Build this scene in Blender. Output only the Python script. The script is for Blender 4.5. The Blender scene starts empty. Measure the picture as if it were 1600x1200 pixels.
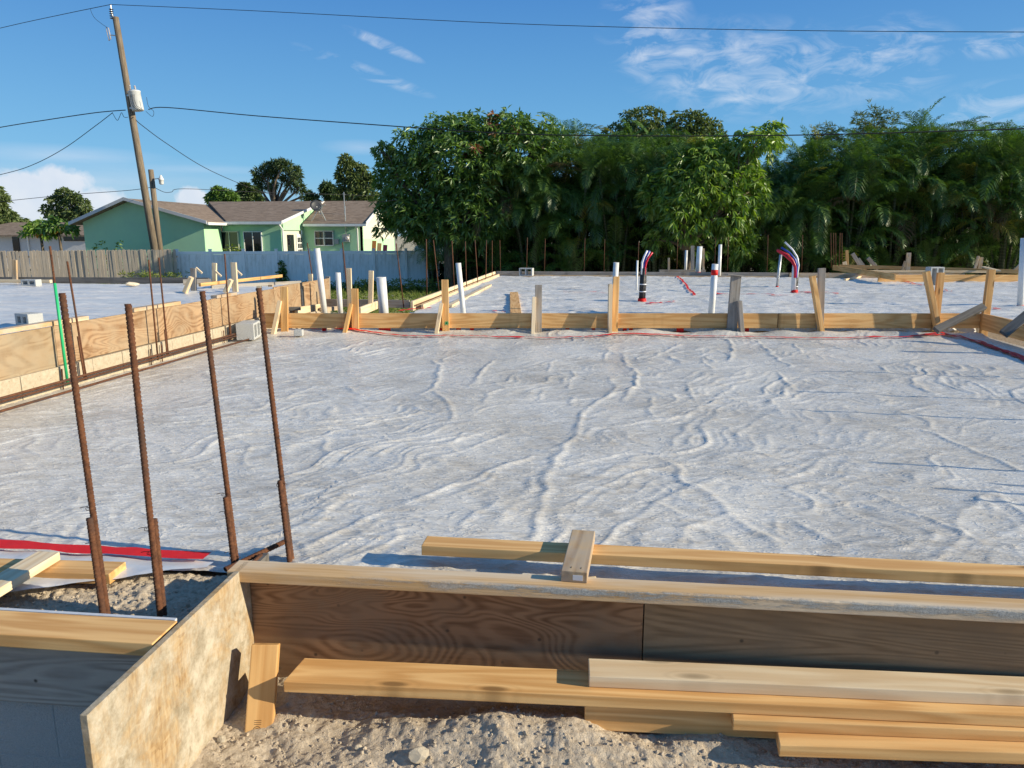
import bpy, bmesh, math, random
import numpy as np
from mathutils import Vector, Matrix, Quaternion, Euler
random.seed(7)
RNG = np.random.default_rng(11)
SC = bpy.context.scene
COL = SC.collection
rad = math.radians

# ------------------------------------------------------------------ camera
F_PX, CAM_Z, PITCH, YAW = 1150.0, 1.2, 11.4, 6.3
cam_d = bpy.data.cameras.new('camera'); cam = bpy.data.objects.new('camera', cam_d); COL.objects.link(cam)
cam.location = (0, 0, CAM_Z); cam.rotation_euler = (rad(90 - PITCH), 0, rad(YAW))
cam_d.sensor_width = 36; cam_d.lens = 36 * F_PX / 1600
cam_d.clip_start = .05; cam_d.clip_end = 3000
SC.camera = cam
RM = Euler((rad(90 - PITCH), 0, rad(YAW))).to_matrix()
def ray(px, py): return RM @ Vector(((px - 800) / F_PX, -(py - 600) / F_PX, -1))
CO = Vector((0, 0, CAM_Z))
def P(px, py, z=0.0):            # where a sight line meets a level plane
    d = ray(px, py); return CO + d * ((z - CAM_Z) / d.z)
def PY(px, py, Y):               # where it meets an upright plane at depth Y
    d = ray(px, py); return CO + d * (Y / d.y)
def PX(px, py, X):
    d = ray(px, py); return CO + d * (X / d.x)

# ------------------------------------------------------------------ light and sky
SUN_EL, SUN_AZ = 20.5, 6.0      # degrees; azimuth from +X towards the viewer
S = Vector((math.cos(rad(SUN_AZ)) * math.cos(rad(SUN_EL)), -math.sin(rad(SUN_AZ)) * math.cos(rad(SUN_EL)), math.sin(rad(SUN_EL))))
sun_d = bpy.data.lights.new('sun', 'SUN'); sun = bpy.data.objects.new('sun', sun_d); COL.objects.link(sun)
sun_d.energy = 5.0; sun_d.angle = rad(.5); sun_d.color = (1, .885, .66)
sun.rotation_euler = S.to_track_quat('Z', 'Y').to_euler()
sun.location = (30, -8, 14)
SC.view_settings.view_transform = 'Standard'; SC.view_settings.look = 'None'
SC.view_settings.exposure = 0.4; SC.view_settings.gamma = 1; SC.view_settings.use_curve_mapping = False

SC.cycles.max_bounces = 5; SC.cycles.diffuse_bounces = 3; SC.cycles.glossy_bounces = 2; SC.cycles.transmission_bounces = 3; SC.cycles.transparent_max_bounces = 4

class NT:
    """small helper to write node trees"""
    def __init__(s, tree): s.t = tree; s.n = tree.nodes; s.l = tree.links
    def new(s, typ, **kw):
        nd = s.n.new(typ)
        for k, v in kw.items():
            if k.startswith('i_'):
                key = k[2:]; key = int(key) if key.isdigit() else key.replace('_', ' ')
                s.put(nd.inputs[key], v)
            else: setattr(nd, k, v)
        return nd
    def put(s, sock, v):
        if isinstance(v, bpy.types.NodeSocket): s.l.new(v, sock)
        elif isinstance(v, bpy.types.Node): s.l.new(v.outputs[0], sock)
        else:
            if isinstance(v, (tuple, list)) and len(v) == 3 and sock.type == 'RGBA': v = (*v, 1)
            sock.default_value = v
    def math(s, op, a, b=0.0, c=None, clamp=False):
        nd = s.n.new('ShaderNodeMath'); nd.operation = op; nd.use_clamp = clamp
        s.put(nd.inputs[0], a); s.put(nd.inputs[1], b)
        if c is not None: s.put(nd.inputs[2], c)
        return nd.outputs[0]
    def vmath(s, op, a, b=None):
        nd = s.n.new('ShaderNodeVectorMath'); nd.operation = op
        s.put(nd.inputs[0], a)
        if b is not None: s.put(nd.inputs[1], b)
        return nd
    def noise(s, vec, scale, detail=4, rough=.55, dist=0.0):
        nd = s.n.new('ShaderNodeTexNoise'); s.put(nd.inputs['Vector'], vec)
        nd.inputs['Scale'].default_value = scale; nd.inputs['Detail'].default_value = detail
        nd.inputs['Roughness'].default_value = rough; nd.inputs['Distortion'].default_value = dist
        return nd.outputs[0]
    def ramp(s, fac, stops):
        nd = s.n.new('ShaderNodeValToRGB'); s.put(nd.inputs[0], fac)
        cr = nd.color_ramp
        while len(cr.elements) < len(stops): cr.elements.new(.5)
        for e, (p, c) in zip(cr.elements, stops):
            e.position = p; e.color = (c, c, c, 1) if isinstance(c, (int, float)) else (*c, 1)
        return nd.outputs[0]
    def mix(s, fac, a, b, mode='MIX'):
        nd = s.n.new('ShaderNodeMix'); nd.data_type = 'RGBA'; nd.blend_type = mode
        s.put(nd.inputs[0], fac); s.put(nd.inputs[6], a); s.put(nd.inputs[7], b)
        return nd.outputs[2]
    def mapping(s, vec, scale=(1, 1, 1), rot=(0, 0, 0), loc=(0, 0, 0)):
        nd = s.n.new('ShaderNodeMapping'); s.put(nd.inputs[0], vec)
        nd.inputs['Scale'].default_value = scale; nd.inputs['Rotation'].default_value = rot; nd.inputs['Location'].default_value = loc
        return nd.outputs[0]
    def bump(s, h, strength=.5, dist=.01):
        nd = s.n.new('ShaderNodeBump'); s.put(nd.inputs['Height'], h)
        nd.inputs['Strength'].default_value = strength; nd.inputs['Distance'].default_value = dist
        return nd.outputs[0]

world = bpy.data.worlds.new('World'); SC.world = world; world.use_nodes = True
W = NT(world.node_tree); W.n.clear()
world.cycles.sampling_method = 'MANUAL'; world.cycles.sample_map_resolution = 256
sky = W.new('ShaderNodeTexSky', sky_type='NISHITA', sun_disc=False, sun_elevation=rad(SUN_EL), sun_rotation=rad(90 + SUN_AZ),
            altitude=0, air_density=1.0, dust_density=.2, ozone_density=1.5)
wdir = W.new('ShaderNodeTexCoord').outputs['Generated']
sep = W.new('ShaderNodeSeparateXYZ'); W.put(sep.inputs[0], wdir)
def sky_patch(px, py, rx, ry, rot=0.0):
    """soft elliptical weight round one direction of the sky (radii in degrees)"""
    d = ray(px, py).normalized(); az = math.atan2(d.x, d.y); el = math.asin(d.z)
    a = W.math('SUBTRACT', W.math('ARCTAN2', sep.outputs[0], sep.outputs[1]), az)
    e = W.math('SUBTRACT', W.math('ARCSINE', sep.outputs[2]), el)
    c, s_ = math.cos(rot), math.sin(rot)
    u = W.math('DIVIDE', W.math('ADD', W.math('MULTIPLY', a, c), W.math('MULTIPLY', e, s_)), rad(rx))
    v = W.math('DIVIDE', W.math('SUBTRACT', W.math('MULTIPLY', e, c), W.math('MULTIPLY', a, s_)), rad(ry))
    r = W.math('SQRT', W.math('ADD', W.math('MULTIPLY', u, u), W.math('MULTIPLY', v, v)))
    return W.math('SUBTRACT', 1.0, r, clamp=True)
def addall(l):
    o = l[0]
    for x in l[1:]: o = W.math('MAXIMUM', o, x)
    return o
wisp_mask = addall([sky_patch(1180, 110, 11, 3.6, -.12), sky_patch(1010, 50, 4, 3.5, -.5), sky_patch(1570, 175, 6, 2.2), sky_patch(1560, 70, 4, .9),
                    sky_patch(570, 112, 5.5, .55, -.3), sky_patch(600, 70, 3.2, .45, -.35), sky_patch(1380, 95, 5, 3)])
wn = W.noise(W.mapping(wdir, (1, 1, 2.4), (0, .10, .25)), 17, 6, .62, .9)
wb = W.noise(W.mapping(wdir, (1, 1, 3.2), (0, -.12, .1)), 6.5, 3, .5, .3)
wisp = W.math('MULTIPLY', W.math('SUBTRACT', W.math('ADD', W.math('MULTIPLY', wn, .72), W.math('MULTIPLY', wb, .28)), .47), 4.2, clamp=True)
wisp = W.math('MULTIPLY', wisp, W.math('MULTIPLY', W.math('MULTIPLY', wisp_mask, wb), 3.4, clamp=True))
band = addall([sky_patch(80, 243, 8, .8), sky_patch(300, 265, 7, .45), sky_patch(560, 230, 3, .6), sky_patch(150, 285, 14, 2.0)])
bn = W.noise(W.mapping(wdir, (1, 1, 7)), 7, 5, .6)
band = W.math('MULTIPLY', W.math('MULTIPLY', band, bn), 1.0, clamp=True)
cum = addall([sky_patch(95, 292, 2.6, 2.0), sky_patch(45, 298, 3.2, 2.0), sky_patch(140, 318, 3, 1.6), sky_patch(15, 305, 2.2, 1.3), sky_patch(300, 312, 1.9, 1.3), sky_patch(70, 325, 5, 1.4)])
cn = W.noise(wdir, 38, 4, .6, .3)
cumv = W.math('MULTIPLY', W.math('SUBTRACT', W.math('ADD', cum, W.math('MULTIPLY', cn, .9)), .72), 4.0, clamp=True)
clear = W.ramp(sep.outputs[2], [(0.0, (3.3, 6.4, 8.6)), (.08, (1.60, 5.2, 9.0)), (.30, (.55, 2.7, 7.2)), (1.0, (.95, 2.3, 4.6))])
tint = W.mix(.76, sky.outputs[0], clear)
ccol = W.mix(W.noise(wdir, 26, 3), (6.4, 7.4, 9.0, 1), (9.8, 9.8, 10, 1))
c1 = W.mix(W.math('MULTIPLY', wisp, .55), tint, (9.4, 9.7, 10.2, 1))
c2 = W.mix(W.math('MULTIPLY', band, .55), c1, (8.2, 8.8, 10, 1))
c3 = W.mix(W.math('MULTIPLY', cumv, .85), c2, ccol)
bg = W.new('ShaderNodeBackground', i_Color=c3, i_Strength=.073)
W.l.new(bg.outputs[0], W.new('ShaderNodeOutputWorld').inputs[0])

# ------------------------------------------------------------------ materials
MATS = {}
def mat(name, fn):
    m = bpy.data.materials.new(name); m.use_nodes = True
    t = NT(m.node_tree); t.n.clear()
    out = t.new('ShaderNodeOutputMaterial')
    r = fn(t)
    t.l.new(r if isinstance(r, bpy.types.NodeSocket) else r.outputs[0], out.inputs[0])
    MATS[name] = m; return m
def pbr(t, col, rough=.7, normal=None, metal=0.0, spec=.4, **kw):
    b = t.new('ShaderNodeBsdfPrincipled'); t.put(b.inputs['Base Color'], col); t.put(b.inputs['Roughness'], rough)
    b.inputs['Metallic'].default_value = metal; b.inputs['Specular IOR Level'].default_value = spec
    if normal is not None: t.put(b.inputs['Normal'], normal)
    for k, v in kw.items(): t.put(b.inputs[k.replace('_', ' ')], v)
    return b
def ocoord(t, jitter=9.0):
    tc = t.new('ShaderNodeTexCoord').outputs['Object']
    r = t.new('ShaderNodeObjectInfo').outputs['Random']
    off = t.new('ShaderNodeCombineXYZ', i_0=t.math('MULTIPLY', r, jitter), i_1=t.math('MULTIPLY', r, jitter * 2.3), i_2=t.math('MULTIPLY', r, jitter * .7))
    return t.vmath('ADD', tc, off.outputs[0]).outputs[0], r

def lumber(light, dark, knots=.8, dirt=0.0, dirtcol=(.3, .28, .25), grain=1.0):
    def fn(t):
        v, r = ocoord(t)
        big = t.noise(t.mapping(v, (.55, 7, 7)), 1.0, 3, .5, .25)
        rings = t.math('SINE', t.math('MULTIPLY', big, 46 * grain))
        rings = t.math('MULTIPLY_ADD', rings, .5, .5)
        fine = t.noise(t.mapping(v, (2.5, 120, 120)), 1.0, 3, .6)
        f = t.math('ADD', t.math('MULTIPLY', rings, .52), t.math('MULTIPLY', fine, .48))
        col = t.ramp(f, [(.18, dark), (.75, light)])
        tone = t.noise(t.mapping(v, (1.1, 3, 3)), 1.3, 2)
        col = t.mix(t.math('MULTIPLY', t.math('SUBTRACT', tone, .42, clamp=True), .9), col, tuple(c * .72 for c in dark))
        vor = t.new('ShaderNodeTexVoronoi', voronoi_dimensions='2D'); t.put(vor.inputs['Vector'], t.mapping(v, (1.5, 5.0, 0))); vor.inputs['Scale'].default_value = 1.0
        k = t.ramp(vor.outputs['Distance'], [(.045, 1.0), (.075, 0.0)])
        halo = t.math('MULTIPLY_ADD', t.math('SINE', t.math('MULTIPLY', vor.outputs['Distance'], 110)), .5, .5)
        hm = t.math('MULTIPLY', halo, t.ramp(vor.outputs['Distance'], [(.05, .4), (.18, 0.0)]))
        col = t.mix(hm, col, tuple(c * .6 for c in dark))
        col = t.mix(t.math('MULTIPLY', k, knots), col, tuple(c * .33 for c in dark))
        if dirt:
            dn = t.noise(v, 5, 6, .65); dm = t.ramp(dn, [(.5 - .25 * dirt, 0.0), (.72 - .12 * dirt, 1.0)])
            col = t.mix(t.math('MULTIPLY', dm, .75), col, dirtcol)
        var = t.math('MULTIPLY_ADD', r, .3, .85)
        col = t.mix(1.0, col, t.new('ShaderNodeCombineColor', i_0=var, i_1=var, i_2=var).outputs[0], 'MULTIPLY')
        return pbr(t, col, .68, t.bump(t.math('ADD', f, t.math('MULTIPLY', k, -.6)), .28, .0025), spec=.3)
    return fn
mat('lumber_gold', lumber((.77, .475, .20), (.58, .305, .105)))
mat('lumber_pale', lumber((.82, .67, .46), (.70, .52, .32), .5))
mat('lumber_used', lumber((.62, .44, .25), (.42, .26, .13), .8, .35, (.45, .42, .38)))
mat('lumber_grey', lumber((.36, .32, .27), (.22, .185, .15), .5, .5, (.30, .29, .28)))
mat('lumber_dark', lumber((.17, .155, .14), (.09, .08, .07), .5, .5, (.15, .145, .14)))

def f_plate(t):      # wood with cement crust along the front edge
    v, r = ocoord(t, 0)
    base = t.ramp(t.noise(t.mapping(v, (2, 90, 90)), 1, 3, .6), [(.25, (.50, .29, .12)), (.75, (.72, .49, .26))])
    pale = t.ramp(t.noise(t.mapping(v, (.8, 6, 6)), 1.2, 4), [(.42, 0.0), (.58, 1.0)])
    base = t.mix(t.math('MULTIPLY', pale, .7), base, (.72, .62, .48))
    sp = t.new('ShaderNodeSeparateXYZ'); t.put(sp.inputs[0], t.new('ShaderNodeTexCoord').outputs['Object'])
    edge = t.math('MULTIPLY', t.math('SUBTRACT', -.026, sp.outputs[1]), 55, clamp=True)
    cem = t.ramp(t.noise(t.mapping(v, (1.0, 3, 8)), 5.5, 8, .7), [(.44, 0.0), (.54, 1.0)])
    lo = t.math('MULTIPLY', t.math('ADD', sp.outputs[2], .017), 60, clamp=True)
    c = t.math('MULTIPLY', t.math('MULTIPLY', cem, edge), lo)
    xs = t.math('MULTIPLY', t.math('ADD', sp.outputs[0], 1.75), 1.4, clamp=True)
    c = t.math('MULTIPLY', c, xs)
    crust = t.noise(v, 210, 4, .7)
    ccol = t.ramp(crust, [(.3, (.24, .25, .25)), (.7, (.50, .51, .50))])
    h = t.math('ADD', t.math('MULTIPLY', c, t.math('ADD', crust, .6)), t.math('MULTIPLY', t.noise(t.mapping(v, (2, 120, 120)), 1, 2), .25))
    return pbr(t, t.mix(c, base, ccol), .82, t.bump(h, .7, .006), spec=.2)
mat('lumber_cement', f_plate)

def plywood(light, dark, freq=9.0, stretch=(.85, 2.6, 2.6), spots=.4, mud=0.0, mudcol=(.5, .46, .4), sharp=.5):
    def fn(t):
        v, r = ocoord(t)
        n = t.noise(t.mapping(v, stretch), 1.6, 1.5, .4, 1.1)
        s = t.math('MULTIPLY_ADD', t.math('SINE', t.math('MULTIPLY', n, freq * 6.283)), .5, .5)
        fine = t.noise(t.mapping(v, (5, 70, 70)), 1, 3, .6)
        f = t.math('ADD', t.math('MULTIPLY', s, sharp), t.math('MULTIPLY', fine, 1 - sharp))
        col = t.ramp(f, [(.2, dark), (.62, light)])
        col = t.mix(t.math('MULTIPLY', t.ramp(t.noise(v, 2.2, 4), [(.4, 0.0), (.7, 1.0)]), .45), col, tuple(c * .62 for c in dark))
        vor = t.new('ShaderNodeTexVoronoi'); t.put(vor.inputs['Vector'], v); vor.inputs['Scale'].default_value = 13
        sp = t.ramp(vor.outputs['Distance'], [(.05, 1.0), (.11, 0.0)])
        col = t.mix(t.math('MULTIPLY', sp, spots), col, (.03, .025, .02))
        if mud:
            mm = t.ramp(t.noise(v, 3.2, 8, .68), [(.5 - .2 * mud, 0.0), (.66, 1.0)])
            col = t.mix(t.math('MULTIPLY', mm, .85), col, mudcol)
        return pbr(t, col, .75, t.bump(f, .3, .002), spec=.25)
    return fn
mat('plywood_brown', plywood((.36, .20, .105), (.175, .085, .04), 34, (.7, 2.3, 2.3), .7, .2, (.24, .16, .10), .36))
mat('plywood_dark', plywood((.36, .235, .13), (.19, .115, .06), 16, (.4, 3, 3), .8, mud=.5, mudcol=(.24, .165, .10), sharp=.3))
mat('plywood_tan', plywood((.43, .275, .155), (.23, .125, .06), 26, (.55, 1.7, 1.7), .4, .5, (.38, .29, .19), .42))
mat('plywood_muddy', plywood((.37, .265, .16), (.27, .18, .10), 14, mud=.7, mudcol=(.34, .28, .195), spots=.15))
mat('plywood_grey', plywood((.46, .41, .345), (.25, .215, .18), 12, (.4, 4, 4), .9, .45, (.37, .335, .285), .35))

def f_osb(t):
    v, r = ocoord(t, 3)
    st = t.new('ShaderNodeTexVoronoi'); t.put(st.inputs['Vector'], t.mapping(v, (1, 9, 26), (.75, 0, 0))); st.inputs['Scale'].default_value = 3.2
    st2 = t.new('ShaderNodeTexVoronoi'); t.put(st2.inputs['Vector'], t.mapping(v, (1, 24, 9), (.35, 0, 0))); st2.inputs['Scale'].default_value = 2.6
    sel = t.ramp(t.noise(v, 9, 2), [(.46, 0.0), (.54, 1.0)])
    c = t.mix(sel, st.outputs['Color'], st2.outputs['Color'])
    g = t.new('ShaderNodeRGBToBW'); t.put(g.inputs[0], c)
    fib = t.noise(t.mapping(v, (1, 60, 9), (.7, 0, 0)), 1.4, 4, .65, .4)
    gg = t.math('ADD', t.math('MULTIPLY', g, .22), t.math('MULTIPLY', fib, .78))
    wood = t.ramp(gg, [(.25, (.22, .13, .06)), (.5, (.40, .275, .145)), (.7, (.50, .385, .24))])
    n = t.noise(t.mapping(v, (1, 1, .75), (.5, 0, 0)), 5.5, 9, .74, .5)
    mud = t.ramp(n, [(.40, 0.0), (.56, 1.0)])
    mc = t.ramp(t.noise(v, 13, 7, .75), [(.33, (.22, .185, .125)), (.62, (.52, .465, .375))])
    col = t.mix(t.math('MULTIPLY', mud, .92), wood, mc)
    dk = t.ramp(t.noise(v, 15, 4, .6), [(.63, 0.0), (.75, 1.0)])
    col = t.mix(t.math('MULTIPLY', dk, .7), col, (.15, .11, .05))
    h = t.math('ADD', t.math('MULTIPLY', g.outputs[0], .5), t.noise(v, 60, 5, .7))
    return pbr(t, col, .85, t.bump(h, .5, .004), spec=.15)
mat('osb_muddy', f_osb)

def f_sheet(t, clean=0.0):
    co = t.new('ShaderNodeTexCoord').outputs['Object']
    n1 = t.noise(co, 1.1, 6, .62); n2 = t.noise(t.mapping(co, (1, 1.8, 1), (0, 0, -.5)), 9, 6, .66, .5)
    d = t.math('ADD', t.math('MULTIPLY', n1, .45), t.math('MULTIPLY', n2, .55))
    col = t.ramp(d, [(.34, (.80, .77, .72)), (.46, (.72, .69, .64)), (.55, (.60, .56, .50)), (.68, (.40, .355, .295))])
    if clean: col = t.mix(clean, col, (.82, .80, .77))
    grime = t.ramp(t.noise(co, 1.5, 7, .72), [(.50, 0.0), (.68, 1.0)])
    col = t.mix(t.math('MULTIPLY', grime, .45), col, (.46, .41, .335))
    vor = t.new('ShaderNodeTexVoronoi'); t.put(vor.inputs['Vector'], co); vor.inputs['Scale'].default_value = 150
    drop = t.ramp(vor.outputs['Distance'], [(.0, 1.0), (.33, 0.0)])
    w1 = t.noise(t.mapping(co, (1, 3.2, 1), (0, 0, -.75)), 6.5, 3, .55, .6)
    w2 = t.noise(t.mapping(co, (1, 3.6, 1), (0, 0, .35)), 11, 3, .55, .8)
    cr1 = t.math('POWER', t.math('SUBTRACT', 1.0, t.math('ABSOLUTE', t.math('MULTIPLY', t.math('SUBTRACT', w1, .5), 5.0)), clamp=True), 2.0)
    cr2 = t.math('POWER', t.math('SUBTRACT', 1.0, t.math('ABSOLUTE', t.math('MULTIPLY', t.math('SUBTRACT', w2, .5), 5.0)), clamp=True), 2.0)
    h = t.math('ADD', t.math('ADD', t.math('MULTIPLY', cr1, .5), t.math('MULTIPLY', cr2, .32)), t.math('ADD', t.math('MULTIPLY', w2, .35), t.math('MULTIPLY', drop, .035)))
    rough = t.ramp(n2, [(.35, .20), (.65, .44)])
    return pbr(t, col, rough, t.bump(h, .5, .011), spec=.45)
mat('sheet_dusty', f_sheet)
mat('sheet_clean', lambda t: f_sheet(t, .55))
def f_blue(t):
    co = t.new('ShaderNodeTexCoord').outputs['Object']
    n = t.noise(t.mapping(co, (1, 3, 1), (0, 0, .15)), 4, 6, .65)
    col = t.ramp(n, [(.35, (.62, .60, .58)), (.65, (.76, .74, .71))])
    return pbr(t, col, .35, t.bump(t.noise(t.mapping(co, (1, 2.5, 1), (0, 0, .12)), 12, 5, .65), .5, .02), spec=.5)
mat('sheet_smooth', f_blue)
def f_flap(t):
    co = t.new('ShaderNodeTexCoord').outputs['Object']
    return pbr(t, (.70, .72, .75), .3, t.bump(t.noise(co, 9, 3), .3, .01), spec=.5, Transmission_Weight=.15)
mat('sheet_film', f_flap)
def f_tape(t):
    co = t.new('ShaderNodeTexCoord').outputs['Object']
    return pbr(t, t.mix(t.noise(co, 14, 3), (.60, .010, .010), (.78, .02, .015)), .55, t.bump(t.noise(co, 30, 3), .4, .005), spec=.25)
mat('red_tape', f_tape)
def f_rust(t):
    v, r = ocoord(t)
    n = t.noise(v, 60, 6, .7); n2 = t.noise(v, 9, 3)
    col = t.ramp(n, [(.28, (.040, .020, .013)), (.5, (.105, .044, .024)), (.72, (.19, .082, .038))])
    col = t.mix(t.ramp(n2, [(.45, 0.0), (.65, .4)]), col, (.17, .07, .033))
    col = t.mix(t.ramp(t.noise(v, 4, 4), [(.5, 0.0), (.68, .7)]), col, (.06, .042, .036))
    return pbr(t, col, .85, t.bump(n, .6, .003), spec=.25)
mat('rust', f_rust)
mat('green_paint', lambda t: pbr(t, (.02, .42, .16), .5))
def f_pvc(t):
    v, r = ocoord(t)
    return pbr(t, t.ramp(t.noise(v, 6, 5, .65), [(.35, (.80, .80, .79)), (.75, (.64, .63, .60))]), .32, spec=.5)
mat('pvc', f_pvc)
mat('tube_blue', lambda t: pbr(t, (.02, .05, .35), .35)); mat('tube_red', lambda t: pbr(t, (.55, .012, .04), .35)); mat('tube_white', lambda t: pbr(t, (.78, .78, .80), .35))
def f_blackwrap(t):
    v, r = ocoord(t)
    return pbr(t, (.022, .022, .025), .45, t.bump(t.noise(t.mapping(v, (1, 1, 3)), 25, 3), .6, .01))
mat('black_wrap', f_blackwrap)
mat('wire_black', lambda t: pbr(t, (.018, .018, .02), .6))
mat('galv', lambda t: pbr(t, t.ramp(t.noise(ocoord(t)[0], 14, 4), [(.3, (.42, .43, .44)), (.7, (.58, .59, .60))]), .42, metal=.7))
mat('porcelain', lambda t: pbr(t, (.55, .50, .48), .25)); mat('insulator_dark', lambda t: pbr(t, (.05, .045, .05), .3))
mat('tank_grey', lambda t: pbr(t, t.ramp(t.noise(ocoord(t)[0], 3, 4), [(.3, (.52, .54, .55)), (.7, (.62, .64, .65))]), .4))
def f_block(t):
    v, r = ocoord(t)
    n = t.noise(v, 150, 3, .7); n2 = t.noise(v, 6, 4)
    col = t.ramp(n, [(.3, (.36, .37, .37)), (.7, (.58, .59, .58))])
    col = t.mix(t.math('MULTIPLY', n2, .4), col, (.50, .49, .46))
    return pbr(t, col, .9, t.bump(n, .9, .006), spec=.15)
mat('concrete_block', f_block)
def f_blockdk(t):
    v, r = ocoord(t)
    n = t.noise(v, 190, 3, .7); n2 = t.noise(v, 5, 5)
    return pbr(t, t.mix(n2, t.ramp(n, [(.3, (.34, .33, .31)), (.7, (.58, .565, .53))]), (.45, .435, .41)), .9, t.bump(n, .9, .006), spec=.15)
mat('concrete_block_dark', f_blockdk)
def f_parge(t):
    v, r = ocoord(t)
    n = t.noise(v, 28, 7, .7)
    col = t.ramp(n, [(.3, (.38, .31, .215)), (.7, (.55, .47, .355))])
    ps = t.new('ShaderNodeTexVoronoi'); t.put(ps.inputs['Vector'], v); ps.inputs['Scale'].default_value = 22
    col = t.mix(t.ramp(ps.outputs['Distance'], [(.06, .7), (.13, 0.0)]), col, (.16, .12, .08))
    return pbr(t, col, .92, t.bump(n, .6, .008), spec=.12)
mat('block_tan', f_parge)
def f_dirt(t):
    co = t.new('ShaderNodeTexCoord').outputs['Object']
    n = t.noise(co, 2.5, 6, .6); n2 = t.noise(co, 42, 7, .75); n3 = t.noise(co, 150, 3, .7)
    col = t.ramp(n2, [(.28, (.33, .265, .195)), (.5, (.53, .44, .335)), (.72, (.68, .59, .47))])
    col = t.mix(t.math('MULTIPLY', t.ramp(n, [(.4, 0.0), (.7, 1.0)]), .5), col, (.48, .385, .28))
    return pbr(t, col, .95, t.bump(t.math('ADD', n2, t.math('MULTIPLY', n3, .6)), .7, .012), spec=.1)
mat('dirt', f_dirt)
def f_stone(t):
    v, r = ocoord(t)
    col = t.ramp(t.noise(v, 30, 5, .7), [(.3, (.50, .42, .31)), (.7, (.74, .66, .53))])
    return pbr(t, col, .93, t.bump(t.noise(v, 80, 4, .7), .7, .006), spec=.12)
mat('stone', f_stone)
def f_grass(t):
    co = t.new('ShaderNodeTexCoord').outputs['Object']
    n = t.noise(co, .35, 6, .65); n2 = t.noise(co, 6, 6, .7)
    col = t.ramp(t.math('ADD', t.math('MULTIPLY', n, .6), t.math('MULTIPLY', n2, .4)), [(.34, (.09, .11, .035)), (.42, (.24, .22, .11)), (.50, (.55, .47, .345))])
    return pbr(t, col, .95, t.bump(n2, .8, .05), spec=.1)
mat('ground_mix', f_grass)

def leafmat(name, cols, rough=.45, trans=.3, gloss=.10):
    def fn(t):
        oi = t.new('ShaderNodeObjectInfo').outputs['Random']
        geo = t.new('ShaderNodeNewGeometry')
        rnd = geo.outputs['Random Per Island']
        f = t.math('ADD', t.math('MULTIPLY', rnd, .75), t.math('MULTIPLY', oi, .25))
        col = t.ramp(f, [(i / (len(cols) - 1), c) for i, c in enumerate(cols)])
        d = t.new('ShaderNodeBsdfDiffuse', i_Color=col)
        tr = t.new('ShaderNodeBsdfTranslucent', i_Color=t.mix(1.0, col, (1.25, 1.3, .5, 1), 'MULTIPLY'))
        m1 = t.new('ShaderNodeMixShader', i_0=trans); t.l.new(d.outputs[0], m1.inputs[1]); t.l.new(tr.outputs[0], m1.inputs[2])
        g = t.new('ShaderNodeBsdfGlossy', i_Color=(.9, .95, .9, 1), i_Roughness=rough)
        m2 = t.new('ShaderNodeMixShader', i_0=gloss); t.l.new(m1.outputs[0], m2.inputs[1]); t.l.new(g.outputs[0], m2.inputs[2])
        return m2
    return mat(name, fn)
leafmat('leaf_palm', [(0.037, 0.088, 0.017), (0.073, 0.156, 0.027), (0.134, 0.226, 0.046)], .42, .3, .06)
leafmat('leaf_palm_yellow', [(.17, .19, .03), (.25, .23, .05)], .5, .4, .04)
leafmat('leaf_palm_dry', [(.13, .085, .04), (.20, .14, .07)], .6, .2, .03)
leafmat('leaf_mango', [(0.044, 0.104, 0.017), (0.088, 0.183, 0.029), (0.183, 0.293, 0.051)], .42, .3, .06)
leafmat('leaf_mango_light', [(0.104, 0.207, 0.027), (0.189, 0.311, 0.046), (0.317, 0.409, 0.079)], .42, .4, .05)
leafmat('leaf_red', [(.16, .045, .02), (.26, .085, .03)], .45, .3, .06)
leafmat('leaf_grey', [(0.073, 0.116, 0.037), (0.128, 0.177, 0.061), (0.189, 0.232, 0.091)], .5, .3, .03)
leafmat('leaf_pine', [(0.032, 0.061, 0.020), (0.061, 0.104, 0.032), (0.104, 0.140, 0.049)], .55, .2, .03)
leafmat('leaf_weed', [(.08, .15, .025), (.16, .22, .045), (.27, .27, .09)], .55, .35, .02)
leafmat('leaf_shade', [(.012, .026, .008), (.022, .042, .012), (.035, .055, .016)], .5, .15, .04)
def f_bark(t):
    v, r = ocoord(t)
    n = t.noise(t.mapping(v, (1, 1, .25)), 18, 5, .65)
    return pbr(t, t.ramp(n, [(.3, (.07, .052, .038)), (.7, (.20, .165, .125))]), .9, t.bump(n, .8, .02), spec=.15)
mat('bark', f_bark)
def f_stem(t):
    v, r = ocoord(t)
    sp = t.new('ShaderNodeSeparateXYZ'); t.put(sp.inputs[0], v)
    ring = t.math('MULTIPLY_ADD', t.math('SINE', t.math('MULTIPLY', sp.outputs[2], 52)), .5, .5)
    return pbr(t, t.mix(ring, (.05, .055, .025), (.10, .10, .05)), .7, spec=.2)
mat('palm_stem', f_stem)
def f_pole(t):
    v, r = ocoord(t)
    n = t.noise(t.mapping(v, (14, 14, .7)), 1.6, 6, .65)
    return pbr(t, t.ramp(n, [(.3, (.115, .085, .06)), (.7, (.30, .245, .18))]), .9, t.bump(n, .7, .02), spec=.15)
mat('pole_wood', f_pole)
def f_picket(t):
    v, r = ocoord(t)
    n = t.noise(t.mapping(v, (30, 30, 2)), 1, 4, .65)
    col = t.ramp(n, [(.25, (.33, .275, .215)), (.75, (.55, .48, .395))])
    col = t.mix(t.math('MULTIPLY', r, .45), col, (.36, .31, .25))
    return pbr(t, col, .88, t.bump(n, .5, .006), spec=.15)
mat('picket', f_picket)
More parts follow.
